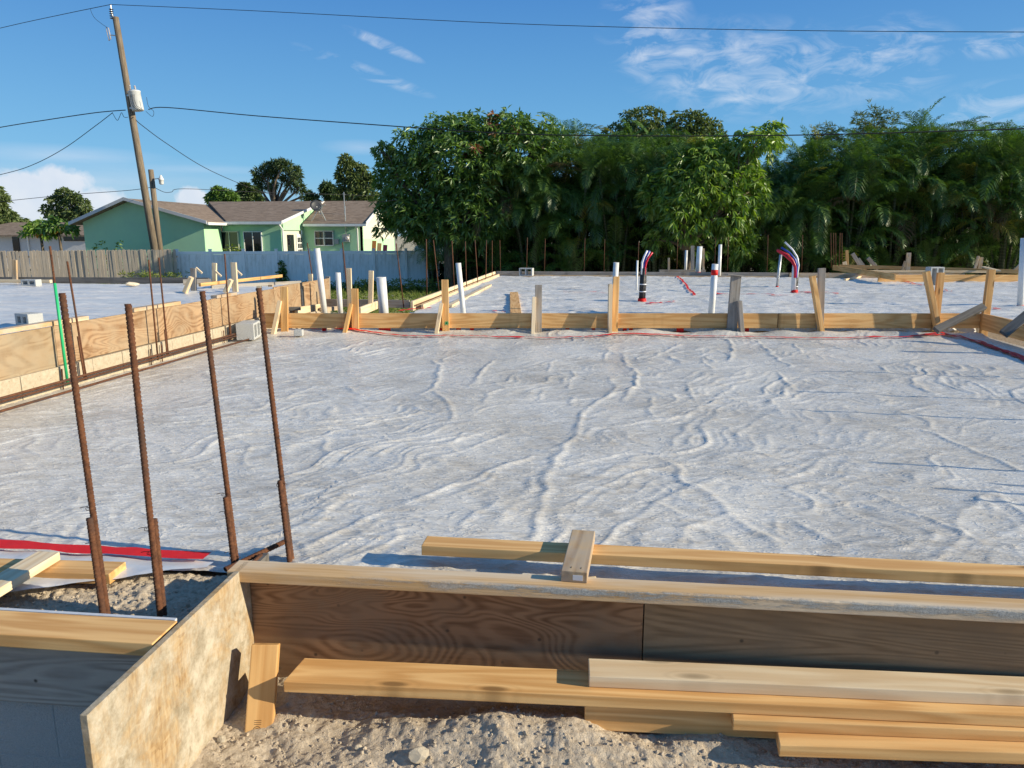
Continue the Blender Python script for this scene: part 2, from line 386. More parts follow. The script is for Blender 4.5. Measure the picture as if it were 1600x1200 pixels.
def f_vinyl(t):
    co = t.new('ShaderNodeTexCoord').outputs['Object']
    sp = t.new('ShaderNodeSeparateXYZ'); t.put(sp.inputs[0], co)
    n = t.noise(t.mapping(co, (2.6, 2.6, .5)), 1.7, 7, .72)
    hi = t.math('MULTIPLY', t.math('SUBTRACT', sp.outputs[2], .35), 1.1, clamp=True)
    st = t.math('MULTIPLY', t.ramp(n, [(.48, 0.0), (.66, 1.0)]), hi)
    return pbr(t, t.mix(t.math('MULTIPLY', st, .7), (.90, .90, .89), (.42, .41, .33)), .45, spec=.35)
mat('vinyl', f_vinyl)
def f_stucco(c1, c2):
    def fn(t):
        co = t.new('ShaderNodeTexCoord').outputs['Object']
        n = t.noise(co, .9, 5, .65)
        return pbr(t, t.ramp(n, [(.35, c1), (.7, c2)]), .85, t.bump(t.noise(co, 45, 3), .3, .01), spec=.15)
    return fn
mat('stucco_green', f_stucco((.43, .70, .43), (.39, .63, .41)))
mat('stucco_cream', f_stucco((.62, .60, .48), (.66, .65, .55)))
mat('stucco_white', f_stucco((.60, .60, .60), (.52, .53, .54)))
def f_shingle(t):
    co = t.new('ShaderNodeTexCoord').outputs['Object']
    n = t.noise(t.mapping(co, (6, 6, 6)), 1, 5, .7); n2 = t.noise(co, .7, 4)
    br = t.new('ShaderNodeTexVoronoi'); t.put(br.inputs['Vector'], t.mapping(co, (3.2, 6.5, 14))); br.inputs['Scale'].default_value = 1
    g = t.new('ShaderNodeRGBToBW'); t.put(g.inputs[0], br.outputs['Color'])
    col = t.ramp(t.math('ADD', t.math('MULTIPLY', g, .5), t.math('MULTIPLY', n, .5)), [(.25, (.185, .135, .10)), (.75, (.34, .26, .20))])
    col = t.mix(t.math('MULTIPLY', n2, .35), col, (.24, .19, .15))
    return pbr(t, col, .92, t.bump(g, .4, .02), spec=.12)
mat('shingle', f_shingle)
mat('trim_white', lambda t: pbr(t, t.ramp(t.noise(ocoord(t)[0], 3, 4), [(.3, (.80, .80, .78)), (.7, (.70, .70, .68))]), .5))
mat('glass_dark', lambda t: pbr(t, (.012, .013, .016), .06, spec=.6))
mat('blind', lambda t: pbr(t, (.50, .46, .30), .6))
mat('box_grey', lambda t: pbr(t, (.33, .35, .35), .5)); mat('dish_dark', lambda t: pbr(t, (.045, .048, .055), .5))
mat('orange_board', lambda t: pbr(t, (.70, .27, .06), .6)); mat('maroon', lambda t: pbr(t, (.16, .02, .05), .6))
mat('stamp_ink', lambda t: pbr(t, (.10, .06, .03), .7)); mat('tag_white', lambda t: pbr(t, (.75, .75, .76), .6))
mat('lamp_glass', lambda t: pbr(t, (.72, .72, .70), .25))
mat('papaya_fruit', lambda t: pbr(t, (.45, .22, .03), .5))

# ------------------------------------------------------------------ mesh helpers
def mesh_np(name, verts, faces_tri=None, faces_quad=None, smooth=False):
    me = bpy.data.meshes.new(name)
    verts = np.asarray(verts, np.float32).reshape(-1, 3)
    loops, starts, n = [], [], 0
    if faces_quad is not None and len(faces_quad):
        q = np.asarray(faces_quad, np.int32); loops.append(q.ravel()); starts.append(n + np.arange(len(q)) * 4); n += q.size
    if faces_tri is not None and len(faces_tri):
        q = np.asarray(faces_tri, np.int32); loops.append(q.ravel()); starts.append(n + np.arange(len(q)) * 3); n += q.size
    loops = np.concatenate(loops); starts = np.concatenate(starts).astype(np.int32)
    me.vertices.add(len(verts)); me.vertices.foreach_set('co', verts.ravel())
    me.loops.add(len(loops)); me.loops.foreach_set('vertex_index', loops)
    me.polygons.add(len(starts)); me.polygons.foreach_set('loop_start', starts)
    me.update(calc_edges=True)
    me.polygons.foreach_set('use_smooth', np.full(len(starts), smooth)); me.validate()
    return me
def put(name, me, material, parent=None, loc=(0, 0, 0), rot=None):
    o = bpy.data.objects.new(name, me); COL.objects.link(o)
    if material and not me.materials: me.materials.append(MATS[material])
    o.location = loc
    if rot is not None:
        if isinstance(rot, Matrix): o.rotation_euler = rot.to_euler()
        elif isinstance(rot, Quaternion): o.rotation_euler = rot.to_euler()
        else: o.rotation_euler = rot
    if parent: o.parent = parent
    return o
def tag(o, label, cat, group=None):
    o['label'] = label; o['category'] = cat
    if group: o['group'] = group
    return o
def thing(name, label, cat, loc=(0, 0, 0), rotz=0.0, group=None):
    o = bpy.data.objects.new(name, None); COL.objects.link(o); o.empty_display_size = .1
    o.location = loc; o.rotation_euler = (0, 0, rotz)
    return tag(o, label, cat, group)
def struct(o): o['kind'] = 'structure'; return o
def stuff(o): o['kind'] = 'stuff'; return o
def under(o, parent):            # make o (placed in world space) a part of a thing that may be turned or moved
    o.parent = parent
    o.matrix_parent_inverse = Matrix.LocRotScale(parent.location, parent.rotation_euler, None).inverted()
    return o

class MB:
    def __init__(s): s.v = []; s.f = []
    def box(s, c, sz, M=None):
        b = len(s.v)
        for dz in (-.5, .5):
            for dx, dy in ((-.5, -.5), (.5, -.5), (.5, .5), (-.5, .5)):
                p = Vector((dx * sz[0], dy * sz[1], dz * sz[2]))
                if M: p = M @ p
                s.v.append(p + Vector(c))
        s.f += [tuple(b + i for i in q) for q in ((0, 3, 2, 1), (4, 5, 6, 7), (0, 1, 5, 4), (1, 2, 6, 5), (2, 3, 7, 6), (3, 0, 4, 7))]
        return s
    def tube(s, pts, r, n=8, cap=True):
        pts = [Vector(p) for p in pts]; rs = r if isinstance(r, (list, tuple)) else [r] * len(pts)
        b = len(s.v); up = Vector((.13, .21, 1)).normalized()
        prev = None
        for i, p in enumerate(pts):
            d = (pts[min(i + 1, len(pts) - 1)] - pts[max(i - 1, 0)]).normalized()
            if prev is None:
                a = d.cross(up)
                if a.length < .05: a = d.cross(Vector((1, .1, 0)))
            else: a = prev - d * prev.dot(d)
            a.normalize(); prev = a; c = d.cross(a)
            for k in range(n):
                t = 2 * math.pi * k / n
                s.v.append(p + (a * math.cos(t) + c * math.sin(t)) * rs[i])
        for i in range(len(pts) - 1):
            for k in range(n):
                s.f.append((b + i * n + k, b + (i + 1) * n + k, b + (i + 1) * n + (k + 1) % n, b + i * n + (k + 1) % n))
        if cap:
            s.f.append(tuple(b + k for k in range(n))); s.f.append(tuple(b + (len(pts) - 1) * n + k for k in reversed(range(n))))
        return s
    def lathe(s, prof, n=16, c=(0, 0, 0)):
        b = len(s.v); c = Vector(c)
        for r, z in prof:
            for k in range(n):
                t = 2 * math.pi * k / n; s.v.append(c + Vector((r * math.cos(t), r * math.sin(t), z)))
        for i in range(len(prof) - 1):
            for k in range(n): s.f.append((b + i * n + k, b + i * n + (k + 1) % n, b + (i + 1) * n + (k + 1) % n, b + (i + 1) * n + k))
        s.f.append(tuple(b + k for k in reversed(range(n)))); s.f.append(tuple(b + (len(prof) - 1) * n + k for k in range(n)))
        return s
    def poly(s, pts):
        b = len(s.v); s.v += [Vector(p) for p in pts]; s.f.append(tuple(range(b, b + len(pts)))); return s
    def slab(s, pts, d):         # outline of points in a plane, given depth along d
        b = len(s.v); n = len(pts); d = Vector(d); pts = [Vector(p) for p in pts]
        s.v += pts + [p + d for p in pts]
        s.f.append(tuple(range(b, b + n))); s.f.append(tuple(range(b + 2 * n - 1, b + n - 1, -1)))
        for i in range(n): s.f.append((b + (i + 1) % n, b + i, b + n + i, b + n + (i + 1) % n))
        return s
    def mesh(s, name, smooth=False, bevel=0.0):
        me = bpy.data.meshes.new(name); me.from_pydata([tuple(v) for v in s.v], [], s.f)
        bm = bmesh.new(); bm.from_mesh(me); bmesh.ops.recalc_face_normals(bm, faces=bm.faces)
        if bevel: bmesh.ops.bevel(bm, geom=list(bm.edges), offset=bevel, segments=2, affect='EDGES', profile=.6)
        bm.to_mesh(me); bm.free()
        for p in me.polygons: p.use_smooth = smooth
        return me
    def build(s, name, material, parent=None, smooth=False, bevel=0.0, world_parent=None, loc=(0, 0, 0), rot=None):
        o = put(name, s.mesh(name, smooth, bevel), material, parent, loc, rot)
        if world_parent: under(o, world_parent)
        return o

def frame(a, b, up=(0, 0, 1)):
    """axes of a bar from a to b: X along it, Z as near to up as it can be"""
    x = (Vector(b) - Vector(a)).normalized(); u = Vector(up)
    y = u.cross(x)
    if y.length < 1e-4: y = Vector((0, 1, 0)).cross(x)
    y.normalize(); z = x.cross(y)
    return Matrix((x, y, z)).transposed()
BOARD_CACHE = {}
def board(name, a, b, w, t, material, up=(0, 0, 1), parent=None, bevel=.003, warp=0.0, cut=None):
    """sawn board from a to b (centre line), w across, t thick along up; its own axes follow its length"""
    a, b = Vector(a), Vector(b); L = (b - a).length
    key = (round(L, 2), round(w, 4), round(t, 4), bevel, warp, material, cut)
    if key not in BOARD_CACHE:
        if warp or cut:
            bm = bmesh.new(); n = 12; rings = []
            for i in range(n + 1):
                u = i / n; x = (u - .5) * L; dz = warp * math.sin(u * math.pi)
                ring = []
                for j, (sy, sz) in enumerate(((-1, -1), (1, -1), (1, 1), (-1, 1))):
                    xx = x
                    if cut and i == 0: xx += cut if sy > 0 else 0
                    ring.append(bm.verts.new((xx, sy * w / 2, sz * t / 2 + dz)))
                rings.append(ring)
            for i in range(n):
                for j in range(4): bm.faces.new((rings[i][j], rings[i + 1][j], rings[i + 1][(j + 1) % 4], rings[i][(j + 1) % 4]))
            bm.faces.new(rings[0]); bm.faces.new(rings[-1][::-1])
            bmesh.ops.recalc_face_normals(bm, faces=bm.faces)
            es = [e for e in bm.edges if e.calc_face_angle(0) > .6]
            bmesh.ops.bevel(bm, geom=es, offset=bevel, segments=2, affect='EDGES', profile=.6)
            me = bpy.data.meshes.new(name); bm.to_mesh(me); bm.free()
        else:
            me = MB().box((0, 0, 0), (L, w, t)).mesh(name, bevel=bevel)
        BOARD_CACHE[key] = me
    o = put(name, BOARD_CACHE[key], material, None, (a + b) / 2, frame(a, b, up))
    if parent: under(o, parent)
    return o

def hash2(ix, iy, seed):
    h = (ix.astype(np.int64) * 374761393 + iy.astype(np.int64) * 668265263 + seed * 974634533) & 0x7fffffff
    h = ((h ^ (h >> 13)) * 1274126177) & 0x7fffffff
    return ((h ^ (h >> 16)) & 0xffff) / 65535.0
def gnoise(x, y, seed=0):
    ix = np.floor(x); iy = np.floor(y); fx = x - ix; fy = y - iy
    u = fx * fx * fx * (fx * (fx * 6 - 15) + 10); v = fy * fy * fy * (fy * (fy * 6 - 15) + 10)
    def g(dx, dy):
        a = hash2(ix + dx, iy + dy, seed) * 2 * np.pi
        return np.cos(a) * (fx - dx) + np.sin(a) * (fy - dy)
    return ((g(0, 0) * (1 - u) + g(1, 0) * u) * (1 - v) + (g(0, 1) * (1 - u) + g(1, 1) * u) * v) * 1.5
def fbm(x, y, seed=0, oct=4, gain=.5):
    s = np.zeros_like(x); a = 1.0
    for i in range(oct): s += a * gnoise(x * 2 ** i, y * 2 ** i, seed + i * 17); a *= gain
    return s
def grid(name, xs, ys, zfun, material, smooth=True, xmap=None):
    X, Y = np.meshgrid(xs, ys)
    if xmap is not None: X, Y = xmap(X, Y)
    Z = zfun(X, Y); nx, ny = len(xs), len(ys)
    V = np.stack([X, Y, Z], -1).reshape(-1, 3)
    i = np.arange(nx * ny).reshape(ny, nx)
    Q = np.stack([i[:-1, :-1], i[:-1, 1:], i[1:, 1:], i[1:, :-1]], -1).reshape(-1, 4)
    me = mesh_np(name, V, faces_quad=Q, smooth=smooth)
    return put(name, me, material)

# ================================================================== SETTING: ground, fill, dirt
GRADE = -1.3
def z_ground(X, Y): return GRADE + .06 * fbm(X * .15, Y * .15, 3, 3)
gx = np.concatenate([[-2500, -700, -250], np.linspace(-80, 80, 61), [250, 700, 2500]])
gy = np.concatenate([[-600, -120], np.linspace(-30, 90, 61), [150, 400, 1000, 2800]])
struct(grid('ground', gx, gy, z_ground, 'ground_mix'))
# raised sand fill under the three slabs
def pad(x0, x1, y0, y1, top):
    return struct(MB().box(((x0 + x1) / 2, (y0 + y1) / 2, (top + GRADE - .3) / 2), (x1 - x0, y1 - y0, top - GRADE + .3)).build('sand_fill', 'dirt'))
pad(-4.18, 4.72, 2.46, 9.0, -.06)
pad(-15, -4.24, 1.0, 11.55, .36)
pad(-2.6, 15.5, 9.9, 19.9, .07)
# dirt in front of the near form
def z_dirt(X, Y):
    z = -.345 + .035 * fbm(X * 1.4, Y * 1.4, 5, 3) + .016 * fbm(X * 5, Y * 5, 9, 4) - .007 * np.abs(fbm(X * 11, Y * 11, 21, 3)) + .003 * fbm(X * 55, Y * 55, 31, 3, .7)
    z += .07 * np.exp(-((X + .25) / .42) ** 2 - ((Y - 2.03) / .12) ** 2)
    z -= .02 * np.exp(-((X + .75) / .2) ** 2 - ((Y - 1.93) / .1) ** 2)
    z += .03 * np.exp(-((X + 1.0) / .12) ** 2 - ((Y - 2.1) / .15) ** 2)
    return z
xs = np.concatenate([np.linspace(-1.1575, 1.5, 420), np.linspace(1.52, 5.2, 60)])
ys = np.concatenate([np.linspace(-5, 1.3, 40), np.linspace(1.32, 2.235, 190)])
struct(grid('dirt', xs, ys, z_dirt, 'dirt'))
struct(grid('dirt', np.linspace(-8, -1.16, 120), np.linspace(-5, 1.74, 90), lambda X, Y: -.62 + .03 * fbm(X * 2, Y * 2, 8, 4), 'dirt'))
def z_gravel(X, Y):
    return .0 + .010 * fbm(X * 4, Y * 4, 12, 3) + .013 * np.abs(fbm(X * 22, Y * 22, 41, 3)) + .006 * fbm(X * 70, Y * 70, 43, 2)
struct(grid('gravel_strip', np.linspace(-4.2, -1.175, 420), np.linspace(1.85, 2.62, 130), lambda X, Y: z_gravel(X, Y) - .22 * np.clip((Y - 2.33) / .12, 0, 1), 'dirt'))

# loose stones
def rock_mesh(seed, sub=1):
    bm = bmesh.new(); bmesh.ops.create_icosphere(bm, subdivisions=sub, radius=1.0)
    rr = random.Random(seed)
    ax = [Vector((rr.uniform(-1, 1), rr.uniform(-1, 1), rr.uniform(-1, 1))).normalized() for _ in range(7)]
    lim = [rr.uniform(.55, .9) for _ in ax]
    for v in bm.verts:
        for a, l in zip(ax, lim):
            d = v.co.dot(a)
            if d > l: v.co -= a * (d - l)
        v.co *= 1 + rr.uniform(-.08, .08)
    me = bpy.data.meshes.new('stone'); bm.to_mesh(me); bm.free()
    return me
def rock_field(name, n, xr, yr, zf, smin, smax, seed, material='dirt', power=3.0):
    rg = np.random.default_rng(seed); base = [rock_mesh(seed * 7 + k) for k in range(5)]
    bv = [np.array([v.co for v in m.vertices]) for m in base]; bf = [np.array([p.vertices for p in m.polygons]) for m in base]
    V, Fc, off = [], [], 0
    x = rg.uniform(*xr, n); y = rg.uniform(*yr, n); z = zf(x, y)
    s = smin + (smax - smin) * rg.random(n) ** power
    for i in range(n):
        k = i % 5; a = rg.uniform(0, 6.28); c, sn = math.cos(a), math.sin(a)
        v = bv[k] * (s[i] * np.array([1, rg.uniform(.65, 1), rg.uniform(.5, .85)]))
        v = v @ np.array([[c, sn, 0], [-sn, c, 0], [0, 0, 1]])
        V.append(v + [x[i], y[i], z[i] + s[i] * .15]); Fc.append(bf[k] + off); off += len(v)
    return stuff(tag(put(name, mesh_np(name, np.concatenate(V), faces_tri=np.concatenate(Fc)), material), 'small pale pebbles scattered over the dirt', 'gravel'))
g1 = rock_field('pebbles', 8000, (-1.15, 1.5), (1.62, 2.2), z_dirt, .0010, .010, 3, power=7)
g1['label'] = 'pale pebbles and clods on the dirt below the boards'
g2 = rock_field('pebbles', 1500, (-2.4, -1.19), (1.87, 2.30), z_gravel, .001, .010, 4, power=4)
g2['label'] = 'crushed shell gravel round the near rusty rebars'
for i, (px, py, r, lab) in enumerate([(655, 1182, .030, 'biggest pale stone at the bottom edge, on the dirt'), (322, 1118, .024, 'pale stone beside the foot of the muddy panel'),
                                      (628, 1196, .014, 'little stone just left of the biggest stone'), (738, 1118, .016, 'stone half way up the dirt below the long board'),
                                      (345, 1150, .017, 'stone between the muddy panel and the short upright offcut'), (560, 1165, .012, 'little stone on bare dirt right of the offcut')]):
    p = P(px, py, -.33); zz = float(z_dirt(np.array([p.x]), np.array([p.y]))[0])
    me = rock_mesh(100 + i, 2); o = put('stone', me, 'stone', None, (p.x, p.y, zz + r * .3), (random.uniform(-.4, .4), .2, random.uniform(0, 6)))
    o.scale = (r * 1.15, r * .9, r * .75); tag(o, lab, 'stone', 'loose stones on the dirt')

# ================================================================== plastic sheets over the fill
def zoomA(p): return (400 + p[0] * .375, 510 + p[1] * .375)
def zoomB(p): return (1000 + p[0] * .375, 510 + p[1] * .375)
FOLD_A = [[(1150, 905), (1160, 870), (1165, 790), (1210, 690), (1215, 610), (1270, 530), (1330, 450), (1340, 390), (1400, 330), (1490, 275), (1500, 245), (1470, 210)],
          [(1525, 315), (1580, 250), (1590, 200), (1550, 165), (1530, 110)], [(690, 285), (740, 250), (760, 200), (770, 170), (735, 140)],
          [(740, 270), (790, 320), (825, 360), (800, 400)], [(600, 760), (760, 690), (880, 650), (1000, 590), (1180, 540)], [(190, 930), (330, 870), (450, 810), (600, 760)],
          [(880, 440), (820, 490)], [(905, 245), (940, 190), (1000, 140)], [(1140, 690), (1170, 630)], [(0, 500), (250, 460), (400, 420)], [(1300, 260), (1330, 190)],
          [(1180, 310), (1190, 265)], [(860, 860), (910, 790), (1010, 740)], [(560, 890), (590, 830)], [(1010, 830), (1040, 760)], [(120, 300), (260, 240)], [(1450, 140), (1475, 90)],
          [(380, 240), (440, 290)], [(640, 490), (480, 550)], [(1000, 590), (960, 640), (880, 680)], [(1215, 195), (1240, 140)], [(950, 320), (975, 280)], [(1310, 290), (1320, 330)]]
FOLD_B = [[(600, 930), (440, 820), (360, 770), (290, 700), (180, 650), (160, 590), (60, 540)], [(1430, 930), (1330, 860), (1200, 800), (1060, 770), (950, 750)],
          [(1600, 610), (1450, 550), (1340, 500), (1240, 455), (1040, 420)], [(520, 330), (600, 280), (615, 240), (580, 190)], [(365, 150), (390, 100), (370, 60)],
          [(190, 240), (280, 210)], [(190, 240), (230, 310)], [(480, 60), (560, 130), (630, 170)], [(30, 730), (270, 810)], [(660, 820), (860, 920)],
          [(150, 900), (180, 840), (260, 810)], [(800, 745), (990, 710)], [(1360, 230), (1500, 290)], [(470, 530), (660, 580)], [(0, 400), (200, 370), (260, 330)],
          [(240, 130), (320, 95)], [(260, 145), (300, 185)], [(400, 190), (470, 170)], [(640, 75), (680, 120)], [(700, 60), (900, 110)], [(1150, 240), (1210, 280)],
          [(20, 140), (180, 75)], [(40, 380), (55, 290)], [(310, 300), (400, 240)], [(570, 850), (560, 800)], [(1400, 700), (1480, 780)]]
FOLDS = [[P(*zoomA(p)) for p in f] for f in FOLD_A] + [[P(*zoomB(p)) for p in f] for f in FOLD_B]
def ridge(n): return np.clip(1 - np.abs(n) * 2.2, 0, 1)
def z_near(X, Y):
    wx = X + .35 * fbm(X * .9, Y * .9, 51, 3); wy = Y + .35 * fbm(X * .9 + 7, Y * .9, 53, 3)
    c, s = math.cos(.75), math.sin(.75)
    u = wx * c + wy * s; v = -wx * s + wy * c
    amp = .45 + .55 * np.clip(.5 + 1.1 * fbm(X * .55, Y * .55, 61, 2), 0, 1)
    c2, s2 = math.cos(-.35), math.sin(-.35); u2 = wx * c2 + wy * s2; v2 = -wx * s2 + wy * c2
    z = .0085 * amp * ridge(fbm(u * .55, v * 3.0, 71, 1) * 1.5) ** 3
    z += .0050 * amp * ridge(fbm(u2 * .6, v2 * 3.3 + 3, 73, 1) * 1.5) ** 3
    z += .0050 * amp * ridge(fbm(u * .9, v * 5.6 + 9, 74, 1) * 1.4) ** 3
    z += .0038 * amp * ridge(fbm(u2 * 1.0, v2 * 6.8, 75, 1) * 1.4) ** 3
    z += .0030 * amp * ridge(fbm(u * 1.6 + 4, v * 10, 76, 1) * 1.3) ** 3 + .012 * fbm(X * .8, Y * .8, 79, 3)
    # long folds of slack film
    jx = X + .03 * gnoise(X * 5, Y * 5, 91) ; jy = Y + .03 * gnoise(X * 5 + 4, Y * 5, 93)
    fz = np.zeros_like(X)
    for k, f in enumerate(FOLDS):
        flen = sum((f[q + 1] - f[q]).length for q in range(len(f) - 1)); hgt = (.0035 + .0048 * min(1, flen / 1.4)) * (.85 + .3 * ((k * 37) % 10) / 10); acc = np.zeros_like(X); n = len(f) - 1
        for i in range(n):
            a, b = f[i], f[i + 1]; dx, dy = b.x - a.x, b.y - a.y; L2 = dx * dx + dy * dy
            m = (X > min(a.x, b.x) - .25) & (X < max(a.x, b.x) + .25) & (Y > min(a.y, b.y) - .25) & (Y < max(a.y, b.y) + .25)
            if not m.any(): continue
            xx, yy = jx[m], jy[m]
            t = np.clip(((xx - a.x) * dx + (yy - a.y) * dy) / L2, 0, 1)
            d2 = (xx - a.x - t * dx) ** 2 + (yy - a.y - t * dy) ** 2
            T = (i + t) / n; env = np.sqrt(np.clip(np.minimum(T, 1 - T) * 6 + .08, 0, 1))
            acc[m] = np.maximum(acc[m], hgt * env * np.exp(-d2 / (2 * (.011 + .006 * min(1, flen / 1.4)) ** 2)))
        fz = np.maximum(fz, acc)
    z = z * .95 + fz * (.9 + .3 * gnoise(X * 4, Y * 4, 98))
    # the edges: turned up under the far board, sinking into the near trench
    far = 8.86 + (X + 3.6) * .077
    z += .05 * np.clip((Y - far + .35) / .35, 0, 1) ** 2 * (.6 + .8 * gnoise(X * 2.2, Y * 0 + 3, 99))
    return z
n_rows = 400
ysn = 2.36 * (9.5 / 2.36) ** np.linspace(0, 1, n_rows)
def near_map(X, Y):
    front = np.where(X < -1.25, 2.36, 2.315)
    far = 8.98 + (X + 3.6) * .077
    t = (Y - 2.36) / (9.5 - 2.36)
    return X, front + t * (far - front)
sheet = grid('plastic_sheet', np.linspace(-4.19, 4.72, 780), ysn, z_near, 'sheet_dusty', xmap=near_map)
tag(sheet, 'wrinkled dusty white plastic sheet covering the large near slab bed', 'plastic sheet')
def strip(name, pts, w, material, parent, lift=.006, zf=None, seed=1, wob=.012, n=12):
    """ribbon of tape laid along ground points"""
    pts = [Vector(p) for p in pts]; fine = []
    for a, b in zip(pts, pts[1:]):
        for k in range(n): fine.append(a.lerp(b, k / n))
    fine.append(pts[-1])
    rr = random.Random(seed); mb = MB(); L, R_ = [], []
    for i, p in enumerate(fine):
        d = (fine[min(i + 1, len(fine) - 1)] - fine[max(i - 1, 0)]); d.z = 0; d.normalize(); nrm = Vector((-d.y, d.x, 0))
        q = p + nrm * rr.uniform(-wob, wob); ww = w * rr.uniform(.75, 1.1)
        for sgn, arr in ((1, L), (-1, R_)):
            e = q + nrm * sgn * ww / 2
            z = e.z + lift + rr.uniform(0, .004)
            if zf is not None: z += float(zf(np.array([e.x]), np.array([e.y]))[0])
            arr.append(Vector((e.x, e.y, z)))
    for i in range(len(fine) - 1): mb.poly([L[i], R_[i], R_[i + 1], L[i + 1]])
    me = mb.mesh(name, True); bm = bmesh.new(); bm.from_mesh(me); bmesh.ops.remove_doubles(bm, verts=bm.verts, dist=1e-5); bmesh.ops.recalc_face_normals(bm, faces=bm.faces); bm.to_mesh(me); bm.free()
    o = put(name, me, material); under(o, parent); return o
strip('seam_tape', [P(485, 519), P(560, 522), P(640, 526.5), P(720, 527.5), P(780, 529), P(905, 529), P(960, 525), P(1080, 527), P(1180, 529), P(1290, 530), P(1420, 529), P(1470, 525), P(1530, 535), P(1600, 563)], .055, 'red_tape', sheet, .018, z_near, 2)
strip('seam_tape', [P(1440, 527), P(1500, 527), P(1560, 548), P(1620, 575)], .05, 'red_tape', sheet, .014, z_near, 5)
strip('seam_tape', [(-3.4, 2.40, .0), (-2.3, 2.40, .0), (-1.39, 2.385, 0)], .068, 'red_tape', sheet, .046, None, 3, .003)
# thin clear lap of film at the near left corner
def z_flap(X, Y): return np.where(Y > 2.36, .034, .034 + .012 * np.clip((2.36 - Y) / .25, 0, 1)) + .006 * fbm(X * 6, Y * 6, 15, 3)
flap = grid('film_lap', np.linspace(0, 1, 90), np.linspace(0, 1, 40), z_flap, 'sheet_film',
            xmap=lambda U, V: (-3.6 + U * 2.24, (2.02 + .31 * np.clip((-3.6 + U * 2.24 + 1.95) / .6, -.25, 1)) + V * (2.375 - (2.02 + .31 * np.clip((-3.6 + U * 2.24 + 1.95) / .6, -.25, 1)))))
under(flap, sheet)

def z_far(X, Y):
    u = X + .5 * fbm(X * .5, Y * .5, 3, 2)
    z = .135 + .016 * ridge(fbm(u * .9, Y * 2.6, 5, 3)) ** 2 + .010 * ridge(fbm(u * 2.2, Y * 5.5, 7, 2)) ** 2 + .008 * fbm(X * 2, Y * 2, 9, 3)
    return z + .03 * np.clip(fbm(X * .35, Y * .35, 19, 2), 0, 1)
fsheet = grid('plastic_sheet', np.linspace(-2.52, 15.3, 520), 9.55 * (19.75 / 9.55) ** np.linspace(0, 1, 190), z_far, 'sheet_clean',
              xmap=lambda X, Y: (X, np.maximum(Y, 9.0 + (X + 2.6) * .11 + .12)))
tag(fsheet, 'white plastic sheet over the slab bed behind the long form board', 'plastic sheet')
for k, pts in enumerate([[P(1058, 433, .14), P(1068, 440, .14), P(1075, 452, .14), P(1086, 463, .14)], [P(622, 489, .14), P(645, 485.5, .14), P(672, 482, .14)],
                         [P(1010, 477, .14), P(1035, 474, .14), P(1056, 472, .14)], [P(1120, 461, .14), P(1160, 461, .14), P(1200, 460, .14), P(1215, 463, .14), P(1240, 462, .14)],
                         [P(1240, 458, .14), P(1275, 458.5, .14), P(1310, 459.5, .14)], [P(770, 489, .14), P(790, 490, .14)], [P(1400, 438, .14), P(1425, 443, .14), P(1445, 448, .14)],
                         [P(1545, 483, .14), P(1565, 485, .14)], [P(1475, 456, .14), P(1488, 458.5, .14)], [P(880, 458, .14), P(930, 458, .14), P(960, 459, .14)]]):
    strip('seam_tape', pts, .05 if k < 8 else .02, 'red_tape', fsheet, .012, lambda X, Y: z_far(X, Y) - .135, 20 + k, .02, 6)
# front apron of that sheet hanging down behind the board
BA, BB = Vector((-4.16, 8.80, 0)), Vector((4.90, 9.79, 0))
bdir = (BB - BA).normalized(); bnrm = Vector((bdir.y, -bdir.x, 0))         # points at the viewer
def bl(px, off=0.0, z=0.0):      # point on the mid board's line seen at column px
    d = ray(px, 500); dn = Vector((d.x, d.y, 0)); k = (BA.x * bdir.y - BA.y * bdir.x) / (dn.x * bdir.y - dn.y * bdir.x)
    p = dn * k; return Vector((p.x, p.y, z)) + bnrm * off
V, Q = [], []
nU, nV = 420, 12
for i in range(nU):
    p = BA.lerp(BB, .16 + .83 * i / (nU - 1))
    for j in range(nV):
        t = j / (nV - 1); off = -.06 - .10 * t + .035 * math.sin(i * .21 + 3 * math.sin(i * .047)) * (1 - t) + random.uniform(-.006, .006)
        V.append(p + bnrm * off + Vector((0, 0, .012 + .125 * t ** .8 + .012 * math.sin(i * .33 + j))))
idx = np.arange(nU * nV).reshape(nU, nV)
Q = np.stack([idx[:-1, :-1], idx[1:, :-1], idx[1:, 1:], idx[:-1, 1:]], -1).reshape(-1, 4)
under(put('sheet_apron', mesh_np('sheet_apron', np.array([tuple(v) for v in V]), faces_quad=Q, smooth=True), 'sheet_clean'), fsheet)
for k, (px, w) in enumerate([(505, .05), (600, .15), (690, .06), (716, .06), (737, .05), (778, .05), (887, .05), (928, .04), (977, .05), (987, .05), (1064, .09), (1169, .05)]):
    c = bl(px, -.02, .035); h = .055
    mb = MB(); a = [c + bdir * (-w / 2), c + bdir * (w / 2)]
    mb.slab([a[0] + Vector((0, 0, -h * .7)), a[1] + Vector((0, 0, -h * .55)), a[1] + Vector((0, 0, h * .6)), a[0] + Vector((0, 0, h * .8))], bnrm * -.004)
    mb.build('tape_patch', 'red_tape', world_parent=fsheet)

def z_left(X, Y):
    s = Y - .10 * X
    return .415 + .020 * ridge(fbm(X * .45, s * 1.9, 23, 2)) ** 3 + .006 * fbm(X * 1.5, Y * 3, 27, 3) + .014 * np.clip(fbm(X * .6, Y * .6, 29, 2), 0, 1)
lsheet = grid('plastic_sheet', np.linspace(-14.8, -4.25, 330), np.linspace(3.0, 11.5, 300), z_left, 'sheet_smooth')
tag(lsheet, 'smooth bluish plastic sheet on the raised slab bed at the left', 'plastic sheet')

